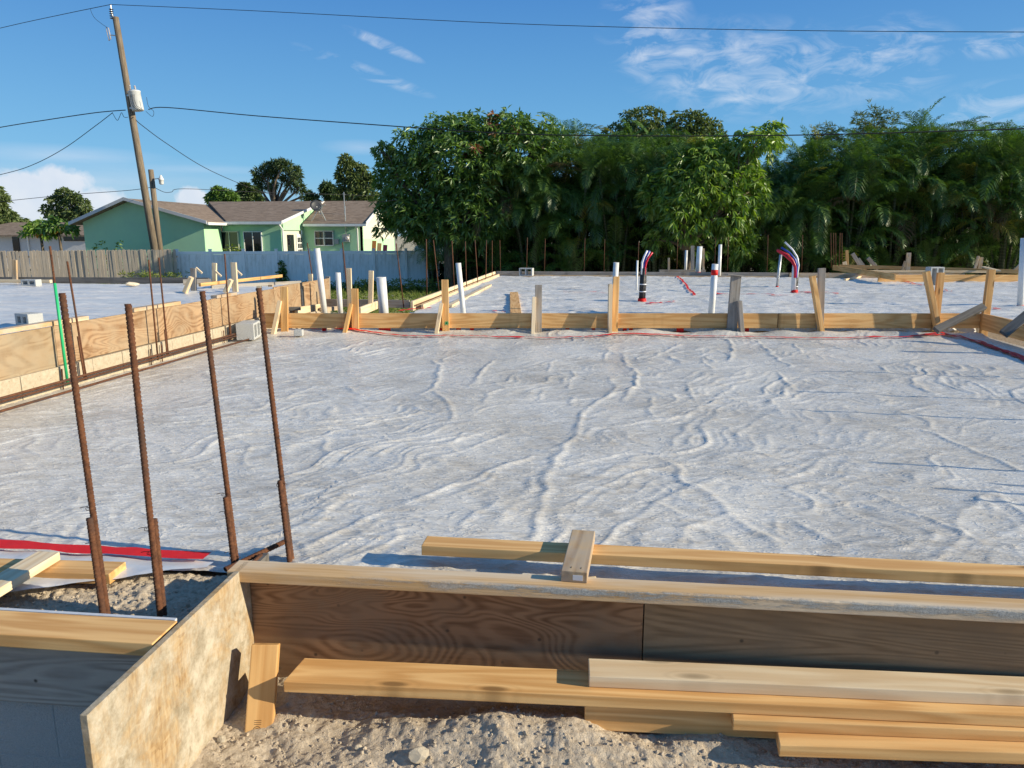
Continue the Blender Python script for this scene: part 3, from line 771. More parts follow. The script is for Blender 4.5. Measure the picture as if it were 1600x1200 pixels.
# ================================================================== FOREGROUND FORM
ff = thing('concrete_form', 'foreground plywood form with a cement-crusted two by four along its top', 'formwork', (0, 2.22, -.35))
under(put('top_plate', MB().box((0, 0, 0), (4.0, .089, .038)).mesh('top_plate', bevel=.003), 'lumber_cement', None, (.80, 2.2145, .081)), ff)
for x0, x1, m in ((-1.155, .183, 'plywood_brown'), (.187, 1.40, 'plywood_dark'), (1.404, 2.8, 'plywood_brown')):
    under(put('plywood_panel', MB().box((0, 0, 0), (x1 - x0, .018, .44)).mesh('plywood_panel', bevel=.0015), m, None, ((x0 + x1) / 2, 2.245, -.16)), ff)
under(put('back_plate', MB().box((0, 0, 0), (4.0, .038, .089)).mesh('back_plate', bevel=.002), 'lumber_dark', None, (.84, 2.275, .016)), ff)
# muddy end panel
pm = MB().box((0, 0, 0), (.019, .832, .56)).mesh('form_panel', bevel=.0015)
ep = put('muddy_plywood', pm, 'osb_muddy', None, (-1.1655, 1.831, -.180))
tag(ep, 'mud-smeared plywood panel standing on edge at the corner, bottom left', 'form panel')
green = MB().slab([(0, 0, 0), (0, .012, .004), (0, .014, .026), (0, .003, .03)], (.0012, 0, 0)).build('paint_fleck', 'green_paint', loc=(-1.1575, 1.655, -.10)); under(green, ep)
# left corner form
lf = thing('concrete_form', 'left corner form with a golden plank above grey plywood and block', 'formwork', (-2, 1.78, -.6))
under(put('plank', MB().box((0, 0, 0), (2.1, .125, .04)).mesh('plank', bevel=.003), 'lumber_gold', None, (-2.235, 1.785, .08)), lf)
under(put('plywood_panel', MB().box((0, 0, 0), (2.1, .019, .215)).mesh('plywood_panel', bevel=.0015), 'plywood_grey', None, (-2.25, 1.79, -.05)), lf)
under(put('paper_edge', MB().box((0, 0, 0), (2.05, .012, .012)).mesh('paper_edge'), 'sheet_film', None, (-2.22, 1.856, .094)), lf)
for k in range(5):
    for c in range(2):
        under(put('block', MB().box((0, 0, 0), (.397, .19, .196)).mesh('block', bevel=.003), 'concrete_block_dark', None, (-1.385 - .40 * k - .2 * c, 1.905, -.26 - .20 * c)), lf)

under(put('mortar', MB().box((0, 0, 0), (2.4, .184, .41)).mesh('mortar'), 'concrete_block_dark', None, (-2.36, 1.9035, -.36)), lf)
# loose lumber in front
def loose(label, a, b, w, t, m, group='loose boards lying about', up=(0, 0, 1), **kw):
    return tag(board('board', a, b, w, t, m, up, **kw), label, 'board', group)
loose('long golden board with a dark knot, its left end jutting past the others', (-.95, 2.068, -.199), (1.75, 2.158, -.199), .135, .038, 'lumber_gold', cut=.02)
loose('whitish topmost board of the pile in front of the form', (.01, 2.125, -.160), (1.75, 2.185, -.160), .10, .038, 'lumber_pale')
loose('board on edge under the left of the pile, half in shadow', (.0, 2.075, -.268), (1.0, 2.115, -.268), .038, .098, 'lumber_gold')
loose('second board from the ground in the pile, end cut askew', (.44, 2.062, -.2375), (1.75, 2.125, -.2375), .085, .036, 'lumber_gold', cut=.012)
loose('lowest board of the pile at the bottom right corner', (.565, 2.012, -.2755), (1.75, 2.085, -.2755), .085, .038, 'lumber_gold', cut=.015)
oc = tag(board('board', (-1.035, 1.985, -.385), (-1.045, 2.10, -.115), .086, .040, 'lumber_gold', (0.25, -1, .35), bevel=.004), 'short golden offcut leaning upright against the form corner', 'board', 'loose boards lying about')
# grade stamp on the offcut: an oval with strokes (no readable text)
st = MB()
for k in range(14):
    a0, a1 = k / 14 * 6.283, (k + .8) / 14 * 6.283
    st.poly([(math.cos(a0) * .012, math.sin(a0) * .012, 0), (math.cos(a1) * .012, math.sin(a1) * .012, 0), (math.cos(a1) * .0098, math.sin(a1) * .0098, 0), (math.cos(a0) * .0098, math.sin(a0) * .0098, 0)])
for k in range(4): st.poly([(-.006 + k * .0034, -.005, 0), (-.0044 + k * .0034, -.005, 0), (-.0044 + k * .0034, .005, 0), (-.006 + k * .0034, .005, 0)])
for k in range(3): st.poly([(.016 + k * .006, -.012, 0), (.0175 + k * .006, -.012, 0), (.0175 + k * .006, .010, 0), (.016 + k * .006, .010, 0)])
so = st.build('grade_stamp', 'stamp_ink'); so.parent = oc; so.location = (-.112, .005, .0206)
loose('long straight two by four lying just behind the form top', (-.60, 2.49, .081), (1.9, 2.46, .081), .09, .038, 'lumber_gold')
cr = loose('short cross block bridging the form top and the long two by four', (-.043, 2.215, .1195), (-.018, 2.56, .1195), .085, .038, 'lumber_used')
tg = put('paper_tag', MB().box((0, 0, 0), (.0012, .032, .018)).mesh('paper_tag'), 'tag_white'); tg.parent = cr; tg.location = (-.1735, -.012, -.002)
for yy in (-.02, .012):
    nl = MB().box((0, 0, 0), (.009, .002, .0015)).build('nail', 'stamp_ink'); nl.parent = cr; nl.location = (-.145, yy, .0195)
loose('golden board lying across the plastic at the left edge', (-2.25, 2.195, .045), (-1.63, 2.225, .045), .10, .038, 'lumber_gold')
loose('pale board laid slantwise over the golden one, left edge', (-1.90, 1.93, .085), (-1.905, 2.25, .085), .085, .03, 'lumber_pale')
board('stick', (-.13, 2.36, .012), (.03, 2.40, .02), .012, .006, 'lumber_pale'); bpy.data.objects['stick'].location.z += .012
tag(bpy.data.objects['stick'], 'thin splinter of wood on the plastic beside the cross block', 'stick')

# ================================================================== REBAR
def rib_bar(L, r=.0086, pitch=.0135, rib=.0026, n=10):
    rings = int(L / pitch * 5); V, Q = [], []
    for i in range(rings + 1):
        z = L * i / rings
        for k in range(n):
            t = 2 * math.pi * k / n
            ph = (z / pitch + .55 * math.cos(t)) % 1.0
            rr = r + rib * math.exp(-((ph - .5) / .17) ** 2) + (.0012 if k in (0, n // 2) else 0)
            V.append((rr * math.cos(t), rr * math.sin(t), z))
    i = np.arange((rings + 1) * n).reshape(rings + 1, n); j = np.roll(i, -1, 1)
    Q = np.stack([i[:-1], j[:-1], j[1:], i[1:]], -1).reshape(-1, 4)
    V.append((0, 0, L)); top = [[rings * n + k, rings * n + (k + 1) % n, len(V) - 1] for k in range(n)]
    return mesh_np('bar', np.array(V), faces_quad=Q, faces_tri=top, smooth=True)
def aim(a, b): return (Vector(b) - Vector(a)).to_track_quat('Z', 'Y')
def wire_loop(r=.012, seed=0):
    rr = random.Random(seed); pts = []
    for k in range(10):
        t = k / 9 * 7.5; pts.append((r * .9 * math.cos(t) + .006 * k / 9, r * .35 * math.sin(t * 1.3), r * math.sin(t) * .7 + rr.uniform(-.002, .002)))
    pts += [(.022, .004, .006), (.034, .002, .002)]
    return MB().tube(pts, .0011, 5).mesh('tie_wire', True)
def near_bar(label, base, top, lapz, side, ties):
    base, top = Vector(base), Vector(top); L = (top - base).length
    root = thing('rebar', label, 'rebar', base, 0, 'near ribbed dowels'); q = aim(base, top)
    m = put('dowel', rib_bar(L), 'rust', None, base, q); under(m, root)
    x = q @ Vector((1, 0, 0)); off = x * (.019 * side)
    b2 = put('starter_bar', rib_bar(lapz, .0088), 'rust', None, base + off - (q @ Vector((0, 0, .03))), q); under(b2, root)
    for k, (h, sd) in enumerate(ties):
        w = put('tie_wire', wire_loop(.010, k), 'rust', None, base + q @ Vector((.008 * sd, -.013, h)), (0, 0, 0 if sd > 0 else 3.14)); under(w, root)
    return root
nb = [((168, 962), (97, 458), .37, 1, ((.36, -1), (.24, -1), (.09, -1)), 'rusty ribbed rebar nearest the left edge, wire tied at mid height'),
      ((251, 967), (200, 475), .36, -1, ((.30, -1), (.22, -1), (.14, -1)), 'rusty ribbed rebar standing right against the muddy panel corner, second of the near four'),
      ((370, 882), (316, 455), .30, 1, ((.27, -1), (.20, -1), (.04, -1), (.03, 1)), 'rusty ribbed rebar rising from the corner of the foreground form'),
      ((456, 875), (404, 450), .35, 1, ((.30, 1), (.22, 1)), 'rusty ribbed rebar behind the form top, rightmost of the near four')]
for b, t, lap, sd, ties, lab in nb:
    p = P(*b, .0); near_bar(lab, p, PY(*t, p.y), lap, sd, ties)
def tag_bar(o, lab, grp='rebar'): return tag(o, lab, 'rebar', grp)
tag_bar(put('rebar', rib_bar(.27), 'rust', None, P(352, 890, .03), aim(P(352, 890, .03), P(448, 845, .05))), 'short rusty bar lying aslant between the two rebars at the form corner')
tag_bar(put('rebar', rib_bar(.55, .010), 'rust', None, Vector((-1.205, 1.87, .03)), aim((-1.205, 1.87, .03), (-1.20, 2.42, .04))), 'dark bar lying along the inside of the muddy panel')
fm = MB().box((0, 0, 0), (.02, .62, .05)).build('form_strip', 'lumber_dark', loc=(-1.188, 2.13, .02)); tag(fm, 'dark strip of wood inside the muddy panel', 'wood strip')

PLAIN = {}
def plain_bar(label, base, top, r=.0085, group='thin upright rebars', material='rust', lap=0.0):
    base, top = Vector(base), Vector(top); L = round((top - base).length, 2)
    if L not in PLAIN: PLAIN[L] = MB().tube([(0, 0, 0), (0, 0, L * .5), (0, 0, L)], r, 8).mesh('rebar', True)
    o = put('rebar', PLAIN[L], material, None, base, aim(base, top)); tag_bar(o, label, group)
    if lap:
        s = MB().tube([(.018, 0, 0), (.018, 0, lap)], r, 6).build('starter_bar', material, o)
    return o
def px_bar(label, base, top, z, X=None, **kw):
    p = P(*base, z) if X is None else PX(*base, X); return plain_bar(label, p, PY(*top, p.y), **kw)
# beside the raised slab
gb = px_bar('rebar painted bright green on its lower part, by the raised slab', (106, 601), (78, 385), 0.0, X=-4.13)
MB().tube([(0, 0, 0), (0, 0, .80)], .0115, 8).build('green_sleeve', 'green_paint', gb, True)
for b, t, lap, lab in [((135, 593), (105, 408), .36, 'rusty rebar just right of the green painted one'), ((247, 563), (232, 405), 0, 'left one of a rusty pair against the tan plywood wall'),
                       ((263, 556), (248, 403), .26, 'right one of a rusty pair against the tan plywood wall'), ((360, 531), (351, 397), .2, 'rusty rebar standing just behind the concrete block on the slab edge')]:
    px_bar(lab, b, t, 0.02, X=-4.13, lap=lap)
for k, (px, py, h) in enumerate([(98, 602, .13), (118, 594, .15), (213, 577, .14), (236, 565, .12), (253, 559, .13), (350, 533, .12)]):
    p = PX(px, py, -4.165); plain_bar('short rusty stub ' + ['left of the green bar foot', 'right of the green bar foot', 'under the plywood swirl', 'left of the rusty pair foot', 'inside the rusty pair foot', 'beside the block on the slab edge', 'nearest the left edge below the plywood', 'half way between green bar and rusty pair'][k], p + Vector((0, 0, -.05)), p + Vector((0, .01, h)), .006, 'short stubs along the raised slab')
# long bars lying level along the raised slab
tag_bar(MB().tube([(-4.085, 2.5, .095), (-4.09, 4.5, .088), (-4.08, 6.5, .095), (-4.085, 8.5, .09)], .0105, 8).build('rebar', 'rust', smooth=True), 'long level bar tied along the block ledge, upper of two')
tag_bar(MB().tube([(-4.075, 2.5, .072), (-4.08, 5, .066), (-4.07, 8.3, .07)], .0085, 8).build('rebar', 'rust', smooth=True), 'long level bar tied along the block ledge, lower of two')
tag_bar(MB().tube([(-3.98, 2.6, .035), (-3.99, 4.44, .03), (-3.96, 6.2, .034), (-3.935, 8.19, .03)], .0095, 8).build('rebar', 'rust', smooth=True), 'long rusty bar lying on the near plastic along its left edge')
# rebars of the far slab: left row, then along the hedge
rows = [((494, 472), (480, 379)), ((545, 478), (535, 379)), ((631, 481), (619, 380)), ((667, 466), (666, 374)), ((686, 456), (677, 375)), ((710, 455), (706, 376)), ((729, 453), (727, 377)), ((747, 447), (742, 375)),
        ((759, 441), (760, 375)), ((769, 437), (769, 376)), ((782, 430), (781, 375))]
ordn = ['first', 'second', 'third', 'fourth', 'fifth', 'sixth', 'seventh', 'eighth', 'ninth', 'tenth', 'eleventh', 'twelfth', 'thirteenth']
for k, (b, t) in enumerate(rows): px_bar('thin rusty rebar, %s from the left in the row before the white fence end' % ordn[k], b, t, .12, r=.010)
back = [(824, 371, 427), (852, 373, 427), (914, 372, 426), (945, 373, 427), (998, 378, 426), (1059, 373, 420), (1118, 373, 425), (1138, 370, 423), (1200, 367, 423), (1254, 367, 424)]
for k, (x, t, b) in enumerate(back): px_bar('thin rusty rebar against the palm hedge, %s from the left' % ordn[k], (x - 1.5, b), (x, t), .16, r=.0115)
for k, x in enumerate((1299, 1302.5, 1306, 1311, 1316)): px_bar('rusty rebar, %s from the left in the tight cluster before the palms' % ordn[k], (x, 419), (x + random.uniform(-1, 2), 364), .25, r=.012)
# rebars standing at the right edge of the near slab, beyond the frame: their shadows fall into it
Lsh = 1 / math.tan(rad(SUN_EL)); sd = Vector((math.cos(rad(SUN_AZ)), -math.sin(rad(SUN_AZ)), 0))
for k, (px, py) in enumerate([(1270, 579), (1251, 609), (1240, 639), (1367, 722), (1555, 754), (1472, 761), (1521, 780)]):
    tip = P(px, py, .01); b = tip + sd * Lsh * 1.0
    plain_bar('rusty rebar casting the %s thin shadow on the near plastic, counted from the back' % ordn[k], b, b + Vector((0, 0, 1.0)), .010, 'rebars right of the frame')

# ================================================================== RAISED SLAB FORM (left)
rf = thing('concrete_form', 'tan swirly plywood form along the raised slab, on a block ledge', 'formwork', (-4.22, 6.5, -.3))
def wall_panel(y0, y1, m, z0=.19, z1=.505, dx=0.0):
    me = MB().box((0, 0, 0), (y1 - y0, .016, z1 - z0)).mesh('plywood_panel', bevel=.0012)
    return under(put('plywood_panel', me, m, None, (-4.222 + dx, (y0 + y1) / 2, (z0 + z1) / 2), (0, 0, rad(90))), rf)
wall_panel(2.2, 5.33, 'plywood_muddy', .17, .50); wall_panel(5.334, 7.76, 'plywood_tan'); wall_panel(7.764, 9.4, 'plywood_tan', .19, .51); wall_panel(9.404, 11.5, 'plywood_tan', .12, .53)
for k in range(19):
    under(put('block', bpy.data.meshes.get('ledge_block') or MB().box((0, 0, 0), (.17, .394, .24)).mesh('ledge_block', bevel=.004), 'block_tan', None,
              (-4.275 + .001 * (k % 3), 2.3 + .40 * k, .062)), rf)
for (a, b, m, lab) in [((0, 519), (96, 496), 'lumber_used', 'weathered board lying along the raised slab edge by the half block'), ((206, 485), (266, 473), 'lumber_used', 'short board laid on the plywood edge behind the rusty pair'),
                       ((333, 464), (373, 459), 'lumber_used', 'short board on the plywood edge left of the stakes')]:
    A, B = P(*a, .525), P(*b, .525); A.x = B.x = -4.235
    if a[0] == 0: A.y = 4.0
    loose(lab, A, B, .075, .034, m)
# blocks
def cmu(label, loc, rz, h=.194, L=.397, d=.194, m='concrete_block', lay=True):
    """hollow block laid with its two cells facing sideways"""
    bm = bmesh.new(); w = .032
    xs_ = [-L / 2, -L / 2 + w, -w / 2, w / 2, L / 2 - w, L / 2]; zs_ = [0, w * .8, h - w * .8, h]
    fr = [[bm.verts.new((x, -d / 2, z)) for z in zs_] for x in xs_]; bk = [[bm.verts.new((x, d / 2, z)) for z in zs_] for x in xs_]
    hole = lambda i, j: j == 1 and i in (1, 3)
    for i in range(5):
        for j in range(3):
            if hole(i, j):
                for (p, q) in (((i, j), (i + 1, j)), ((i + 1, j), (i + 1, j + 1)), ((i + 1, j + 1), (i, j + 1)), ((i, j + 1), (i, j))):
                    bm.faces.new((fr[p[0]][p[1]], fr[q[0]][q[1]], bk[q[0]][q[1]], bk[p[0]][p[1]]))
            else:
                bm.faces.new((fr[i][j], fr[i + 1][j], fr[i + 1][j + 1], fr[i][j + 1])); bm.faces.new((bk[i][j + 1], bk[i + 1][j + 1], bk[i + 1][j], bk[i][j]))
    for i in range(5):
        bm.faces.new((fr[i][0], bk[i][0], bk[i + 1][0], fr[i + 1][0])); bm.faces.new((fr[i][3], fr[i + 1][3], bk[i + 1][3], bk[i][3]))
    for j in range(3):
        bm.faces.new((fr[0][j], fr[0][j + 1], bk[0][j + 1], bk[0][j])); bm.faces.new((fr[5][j], bk[5][j], bk[5][j + 1], fr[5][j + 1]))
    bmesh.ops.recalc_face_normals(bm, faces=bm.faces)
    bmesh.ops.bevel(bm, geom=[e for e in bm.edges if e.calc_face_angle(0) > .6], offset=.004, segments=1, affect='EDGES')
    me = bpy.data.meshes.new('concrete_block'); bm.to_mesh(me); bm.free()
    return tag(put('concrete_block', me, m, None, loc, (0, 0, rz)), label, 'concrete block', 'hollow concrete blocks')
p = P(379, 534, .0); cmu('rough grey concrete block on the left edge of the near plastic', (p.x, p.y + .17, .02), rad(103), .19, .36, .20)
p = P(37, 510, .43); cmu('half-high block at the edge of the raised slab, hollows to the left', (p.x + .02, p.y + .05, .435), rad(-22), .105, .20, .13)
p = P(45, 447, .43); cmu('block with two square hollows at the back of the raised slab', (p.x, p.y + .06, .43), rad(-4), .10, .27, .12)
p = P(822, 431, .16); cmu('pale block with two hollows at the back corner of the far slab', (p.x, p.y + .1, .16), rad(-8), .20, .36, .194)
p = P(1458, 447, .15); cmu('grey block standing on end behind the forked stakes on the right', (p.x, p.y, .15), rad(10), .40, .30, .19)
p = P(467, 523, .03); hb = put('block_piece', MB().box((0, 0, 0), (.10, .10, .075)).mesh('block_piece', bevel=.008), 'concrete_block', None, (p.x, p.y, .055), (0, 0, .2)); tag(hb, 'broken piece of block by the foot of the first stake', 'block piece')

# ================================================================== MID FORM: long board with stakes and braces
mf = thing('concrete_form', 'long golden form board across the middle with its stakes and braces', 'formwork', (0.4, 9.3, 0))
def seg(x0, x1, m, z=.155, h=.185, off=0.0):
    a, b = bl(x0, off, z), bl(x1, off, z); board('form_board', a, b, .038, h, m, parent=mf)
seg(408, 838, 'lumber_gold'); seg(839, 1214, 'lumber_gold'); seg(1215, 1543, 'lumber_gold')
def px_post(name, base, top, w, t, m, off, parent, zb=0.0, face=None):
    """stake or brace standing off the mid board's line, its broad face to the viewer"""
    a = bl(base[0], off[0], 0); A = PY(base[0], base[1], a.y) if zb is None else Vector((a.x, a.y, zb))
    b = bl(top[0], off[1], 0); B = PY(top[0], top[1], b.y)
    return board(name, A, B, w, t, m, face or bnrm, parent=parent)
ST = [  # stake: base column, top column and row, width, material, then brace: base column, top column and row, material
    (445, 444, 448, .085, 'lumber_gold', 430, 438, 470, 'lumber_pale'), (556, 554, 451, .085, 'lumber_gold', 540, 549, 475, 'lumber_gold'),
    (697, 695, 437, .085, 'lumber_gold', 682, 690, 474, 'lumber_pale'), (841, 841.5, 445, .085, 'lumber_grey', 832, 834.5, 464, 'lumber_pale'),
    (960, 963, 432, .075, 'lumber_gold', 951, 953.5, 444, 'lumber_pale')]
for bx, tx, ty, w, m, kx, kt, kty, km in ST:
    px_post('stake', (bx, 517), (tx, ty), w, .038, m, (.043, .043), mf, -.05)
    px_post('brace', (kx, 518), (kt, kty), .045, .085, km, (.14, .06), mf, -.04)
px_post('stake', (1142, 525), (1150, 431), .125, .038, 'lumber_grey', (.05, .05), mf, -.05)
px_post('brace', (1157, 525), (1155, 470), .05, .085, 'lumber_grey', (.11, .10), mf, -.05)
capb = PY(1149, 431, bl(1149, .05).y); board('stake_cap', capb + Vector((-.11, -.03, .02)), capb + Vector((.11, .0, -.005)), .09, .012, 'lumber_grey', parent=mf)
px_post('stake', (1280, 512), (1284, 419), .085, .038, 'lumber_grey', (.045, .045), mf, -.03)
px_post('brace', (1281, 519), (1269, 431), .055, .085, 'lumber_gold', (.12, .12), mf, -.05)
px_post('stake', (1459, 515), (1470, 426), .085, .038, 'lumber_gold', (.045, .045), mf, -.03)
px_post('brace', (1462, 515), (1447, 424), .06, .085, 'lumber_gold', (.12, .12), mf, -.03)
px_post('stake', (1535, 527), (1549, 421), .085, .05, 'lumber_gold', (.05, .05), mf, -.05)
# green spray marks on two stakes
for px, py in ((698, 505), (1460, 494)):
    c = PY(px, py, bl(px, .066).y); mb = MB()
    for a in (0, .9, 2.0): mb.slab([c + Vector((math.cos(a) * s1 - math.sin(a) * s2, 0, math.sin(a) * s1 + math.cos(a) * s2)) for s1, s2 in ((-.028, -.006), (.028, -.005), (.026, .007), (-.027, .006))], (0, -.0015, 0))
    mb.build('paint_mark', 'green_paint', world_parent=mf)
# return form on the right
rt = thing('concrete_form', 'form board turning toward the viewer at the right edge, with dark braces', 'formwork', (4.8, 8.6, 0))
board('form_board', (4.83, 9.72, .15), (4.70, 7.2, .15), .038, .20, 'lumber_gold', parent=rt)
a = PY(1462, 516, 9.15); board('brace', a, PY(1537, 479, 9.5), .085, .05, 'lumber_dark', (0, -.7, .7), parent=rt)
board('brace', PY(1568, 522, 8.6), PY(1632, 470, 8.75), .10, .05, 'lumber_dark', (0, -.7, .7), parent=rt)
board('stake', (4.62, 8.0, -.02), (4.63, 8.0, .5), .085, .04, 'lumber_used', (-1, 0, 0), parent=rt)

# forms of the far slab
bf = thing('concrete_form', 'pale board form along the left side of the far slab', 'formwork', (-2.65, 14, 0))
def yline(name, x, y0, y1, z, h, m, par, t=.038): return board(name, (x, y0, z), (x, y1, z), t, h, m, parent=par)
for y0, y1 in ((10.55, 13.2), (13.21, 15.9), (15.91, 19.7)): yline('form_board', -2.64, y0, y1, .19, .14, 'lumber_pale', bf)
yline('ledger', -2.52, 10.7, 19.6, .155, .09, 'lumber_pale', bf)
tag_bar(MB().tube([(-2.58, 10.6, .20), (-2.58, 15, .205), (-2.58, 19.5, .20)], .011, 6).build('rebar', 'rust'), 'long level bar along the pale form of the far slab')
loose('pale board lying on the plastic along the left side of the far slab', P(702, 478, .17), P(765, 445.5, .17), .09, .036, 'lumber_pale')
bk = thing('concrete_form', 'weathered board form along the back of the far slab before the hedge', 'formwork', (4, 19.9, 0))
for x0, x1, m in ((-2.62, 1.2, 'lumber_grey'), (1.21, 5.0, 'lumber_grey'), (5.01, 9.3, 'lumber_used')): board('form_board', (x0, 19.85, .16), (x1, 19.9, .16), .038, .2, m, parent=bk)
board('ledger', (-2.0, 19.74, .15), (4.6, 19.76, .15), .05, .05, 'lumber_used', parent=bk)
bx = thing('concrete_form', 'cross form of weathered boards between the raised slab and far slab', 'formwork', (-3.6, 10.4, 0))
def pxb(name, a, b, z, h, m, par, t=.038): return board(name, P(*a, z), P(*b, z), t, h, m, parent=par)
pxb('form_board', (502, 473), (640, 475), .16, .12, 'lumber_grey', bx); pxb('form_board', (378, 484), (470, 482), .20, .05, 'lumber_dark', bx)
pxb('form_board', (462, 486), (505, 479), .16, .10, 'lumber_pale', bx); pxb('form_board', (562, 487), (592, 475), .14, .12, 'lumber_pale', bx)
pxb('form_board', (500, 484), (532, 481), .13, .06, 'lumber_used', bx)
def stk(x, yt, yb, z, w, m, par, lean=0, t=.038):
    p = P(x, yb, z); q = PY(x + lean, yt, p.y); return board('stake', p, q, w, t, m, (0, -1, 0), parent=par)
for x, yt, yb, m, ln in [(407, 447, 485, 'lumber_pale', -2), (471, 451, 486, 'lumber_pale', -3), (488, 428, 472, 'lumber_pale', -3), (579, 423, 482, 'lumber_pale', 1), (547, 419, 484, 'lumber_pale', -2), (513, 432, 474, 'lumber_grey', -1), (424, 445, 480, 'lumber_used', -1)]:
    stk(x, yt, yb, .12, .07, m, bx, ln)
# raised slab, back side
lb = thing('concrete_form', 'board form with leaning stakes along the back of the raised slab', 'formwork', (-7, 11.5, .3))
board('form_board', (-15, 11.2, .47), (-6.3, 11.6, .47), .038, .10, 'lumber_dark', parent=lb)
board('form_board', (-15, 11.02, .475), (-8.72, 11.1, .475), .06, .05, 'lumber_pale', parent=lb)
pxb('form_board', (286, 441), (330, 440), .47, .09, 'lumber_grey', lb); pxb('form_board', (312, 445), (440, 431), .50, .05, 'lumber_gold', lb)
pxb('form_board', (330, 448), (470, 441), .45, .05, 'lumber_grey', lb)
for x, yt, yb, ln, m in [(303, 419, 455, -1, 'lumber_grey'), (335, 411, 442, 0, 'lumber_pale'), (368, 410, 456, -3, 'lumber_pale'), (24, 406, 442, -1, 'lumber_used')]: stk(x, yt, yb, .43, .075, m, lb, ln)
for a, b in (((289, 457), (299, 433)), ((352, 457), (361, 437))):
    p = P(*a, .43); board('brace', p, PY(*b, p.y), .05, .07, 'lumber_pale', (0, -1, 0), parent=lb)
for x, y in ((311, 424), (341, 429), (373, 427)):
    p = PY(x, y, 11.6); board('brace', p + Vector((-.05, 0, .06)), p + Vector((.05, 0, -.03)), .03, .03, 'lumber_pale', (0, -1, 0), parent=lb)
st1 = P(207, 446, .44); tag(put('stone', rock_mesh(77, 2), 'stone', None, (st1.x, st1.y, .46), (0, 0, 1)), 'tan stone alone on the raised slab plastic', 'stone')
SC.view_layers[0].update()
for o in list(COL.objects):
    if o.get('label') == 'tan stone alone on the raised slab plastic': o.scale = (.12, .06, .045)
# stacked forms at the back right
br_ = thing('concrete_form', 'golden board frame with leaning stakes at the back right', 'formwork', (8.5, 17, .2))
pxb('form_board', (1302, 418), (1398, 433), .30, .14, 'lumber_gold', br_); pxb('form_board', (1372, 435), (1640, 435), .22, .17, 'lumber_gold', br_)
pxb('form_board', (1312, 416), (1640, 426), .32, .10, 'lumber_gold', br_); pxb('form_board', (1340, 424), (1660, 425), .30, .06, 'lumber_pale', br_)
pxb('form_board', (1536, 417), (1560, 423), .42, .03, 'lumber_pale', br_, .1)
for (b, t, w, m) in [((1324, 416), (1323, 391), .085, 'lumber_gold'), ((1347, 420), (1332, 396), .10, 'lumber_grey'), ((1352, 419), (1341, 404), .08, 'lumber_grey'), ((1372, 421), (1356, 403), .10, 'lumber_grey'), ((1418, 425), (1420, 395), .11, 'lumber_used'),
                     ((1410, 424), (1415, 408), .07, 'lumber_used'), ((1530, 424), (1533, 402), .10, 'lumber_used'), ((1522, 424), (1529, 400), .06, 'lumber_used'), ((1585, 423), (1600, 408), .08, 'lumber_used'), ((1321, 419), (1319, 409), .12, 'lumber_pale')]:
    p = P(*b, .25); board('stake', p, PY(*t, p.y), w, .05, m, (0, -1, 0), parent=br_)
loose('loose pale stick with a sawn end on the far plastic at right', P(1320, 437, .17), P(1353, 430.5, .17), .06, .035, 'lumber_pale')
loose('short golden two by eight lying end-on on the far plastic', P(806, 492, .16), P(803, 458, .16), .15, .045, 'lumber_gold')
for k, (a, b) in enumerate((((1030, 424), (1102, 424)),)):
    loose('weathered board lying below the pipe group at the back of the far slab', P(*a, .20), P(*b, .20), .09, .09, 'lumber_grey')
for x, yt, yb, w, m, lab in [(1045, 403, 424, .06, 'lumber_used', 'small stake left of the pipe group before the hedge'), (1082, 384, 425, .10, 'lumber_grey', 'tall grey stake between two white pipes before the hedge'), (1099, 388, 425, .06, 'lumber_used', 'narrow tan stake just right of the thick white pipe before the hedge')]:
    p = P(x, yb, .15); tag(board('stake', p, PY(x, yt, p.y), w, .04, m, (0, -1, 0)), lab, 'stake', 'stakes before the hedge')

# ================================================================== PIPES
def pipe(label, base, top, z, r, collar=None, m='pvc', n=16):
    p = P(*base, z); q = PY(*top, p.y); L = (q - p).length
    root = thing('pipe', label, 'pipe', p, 0, 'upright pipes')
    qt = aim(p, q)
    prof = [(r, -.1), (r, L), (r * .86, L), (r * .86, L - .12)]
    o = put('pipe_wall', MB().lathe(prof, n).mesh('pipe_wall', True), m, None, p, qt); under(o, root)
    for pl in o.data.polygons: pl.use_smooth = abs(pl.normal.z) < .5
    for h0, h1 in (collar or []):
        c = put('tape_band', MB().lathe([(r * 1.06, h0), (r * 1.06, h1)], n).mesh('tape_band', True), 'red_tape', None, p, qt); under(c, root)
    return root
pipe('tall slim white pipe, leftmost, leaning before the white fence', (507, 489), (495, 388), .1, .045)
pipe('short white pipe, second from the left', (532, 489), (528, 426), .1, .038)
pipe('thick stubby white pipe with a collar, third from the left', (600, 492), (595.5, 433), .14, .066)
pipe('slim white pipe alone between two stakes, left of the lying short board', (724, 492), (716, 411), .14, .037)
pipe('white pipe poking up right behind a golden stake', (958, 490), (963, 410), .14, .038)
pipe('white pipe with a red band in front of the grey stake', (1111, 495), (1117.5, 412.5), .14, .042, [(.55, .62)])
pipe('thickest white pipe of the group before the hedge, red tape at its foot', (1090, 430), (1093.5, 385), .14, .072, [(0, .09)])
pipe('thin white pipe left of the grey stake before the hedge', (1071, 424), (1072.5, 391), .14, .040)
pipe('slim white pipe right of the pipe group before the hedge', (1123.5, 433), (1125.5, 382), .14, .044)
pipe('thin white pipe beside the left bundle of coloured tubes', (994.5, 454), (996, 407), .14, .02)
pipe('thin bare metal pipe left of the right tube bundle, red tape at its foot', (1214, 449), (1220, 398), .14, .028, [(0, .03)], 'galv')
pipe('white pipe behind the right bundle of coloured tubes', (1240, 457), (1243.5, 404), .14, .055)
pipe('white pipe cut by the right edge of the picture', (1594, 479), (1600, 372), .14, .045, [(0, .02)])
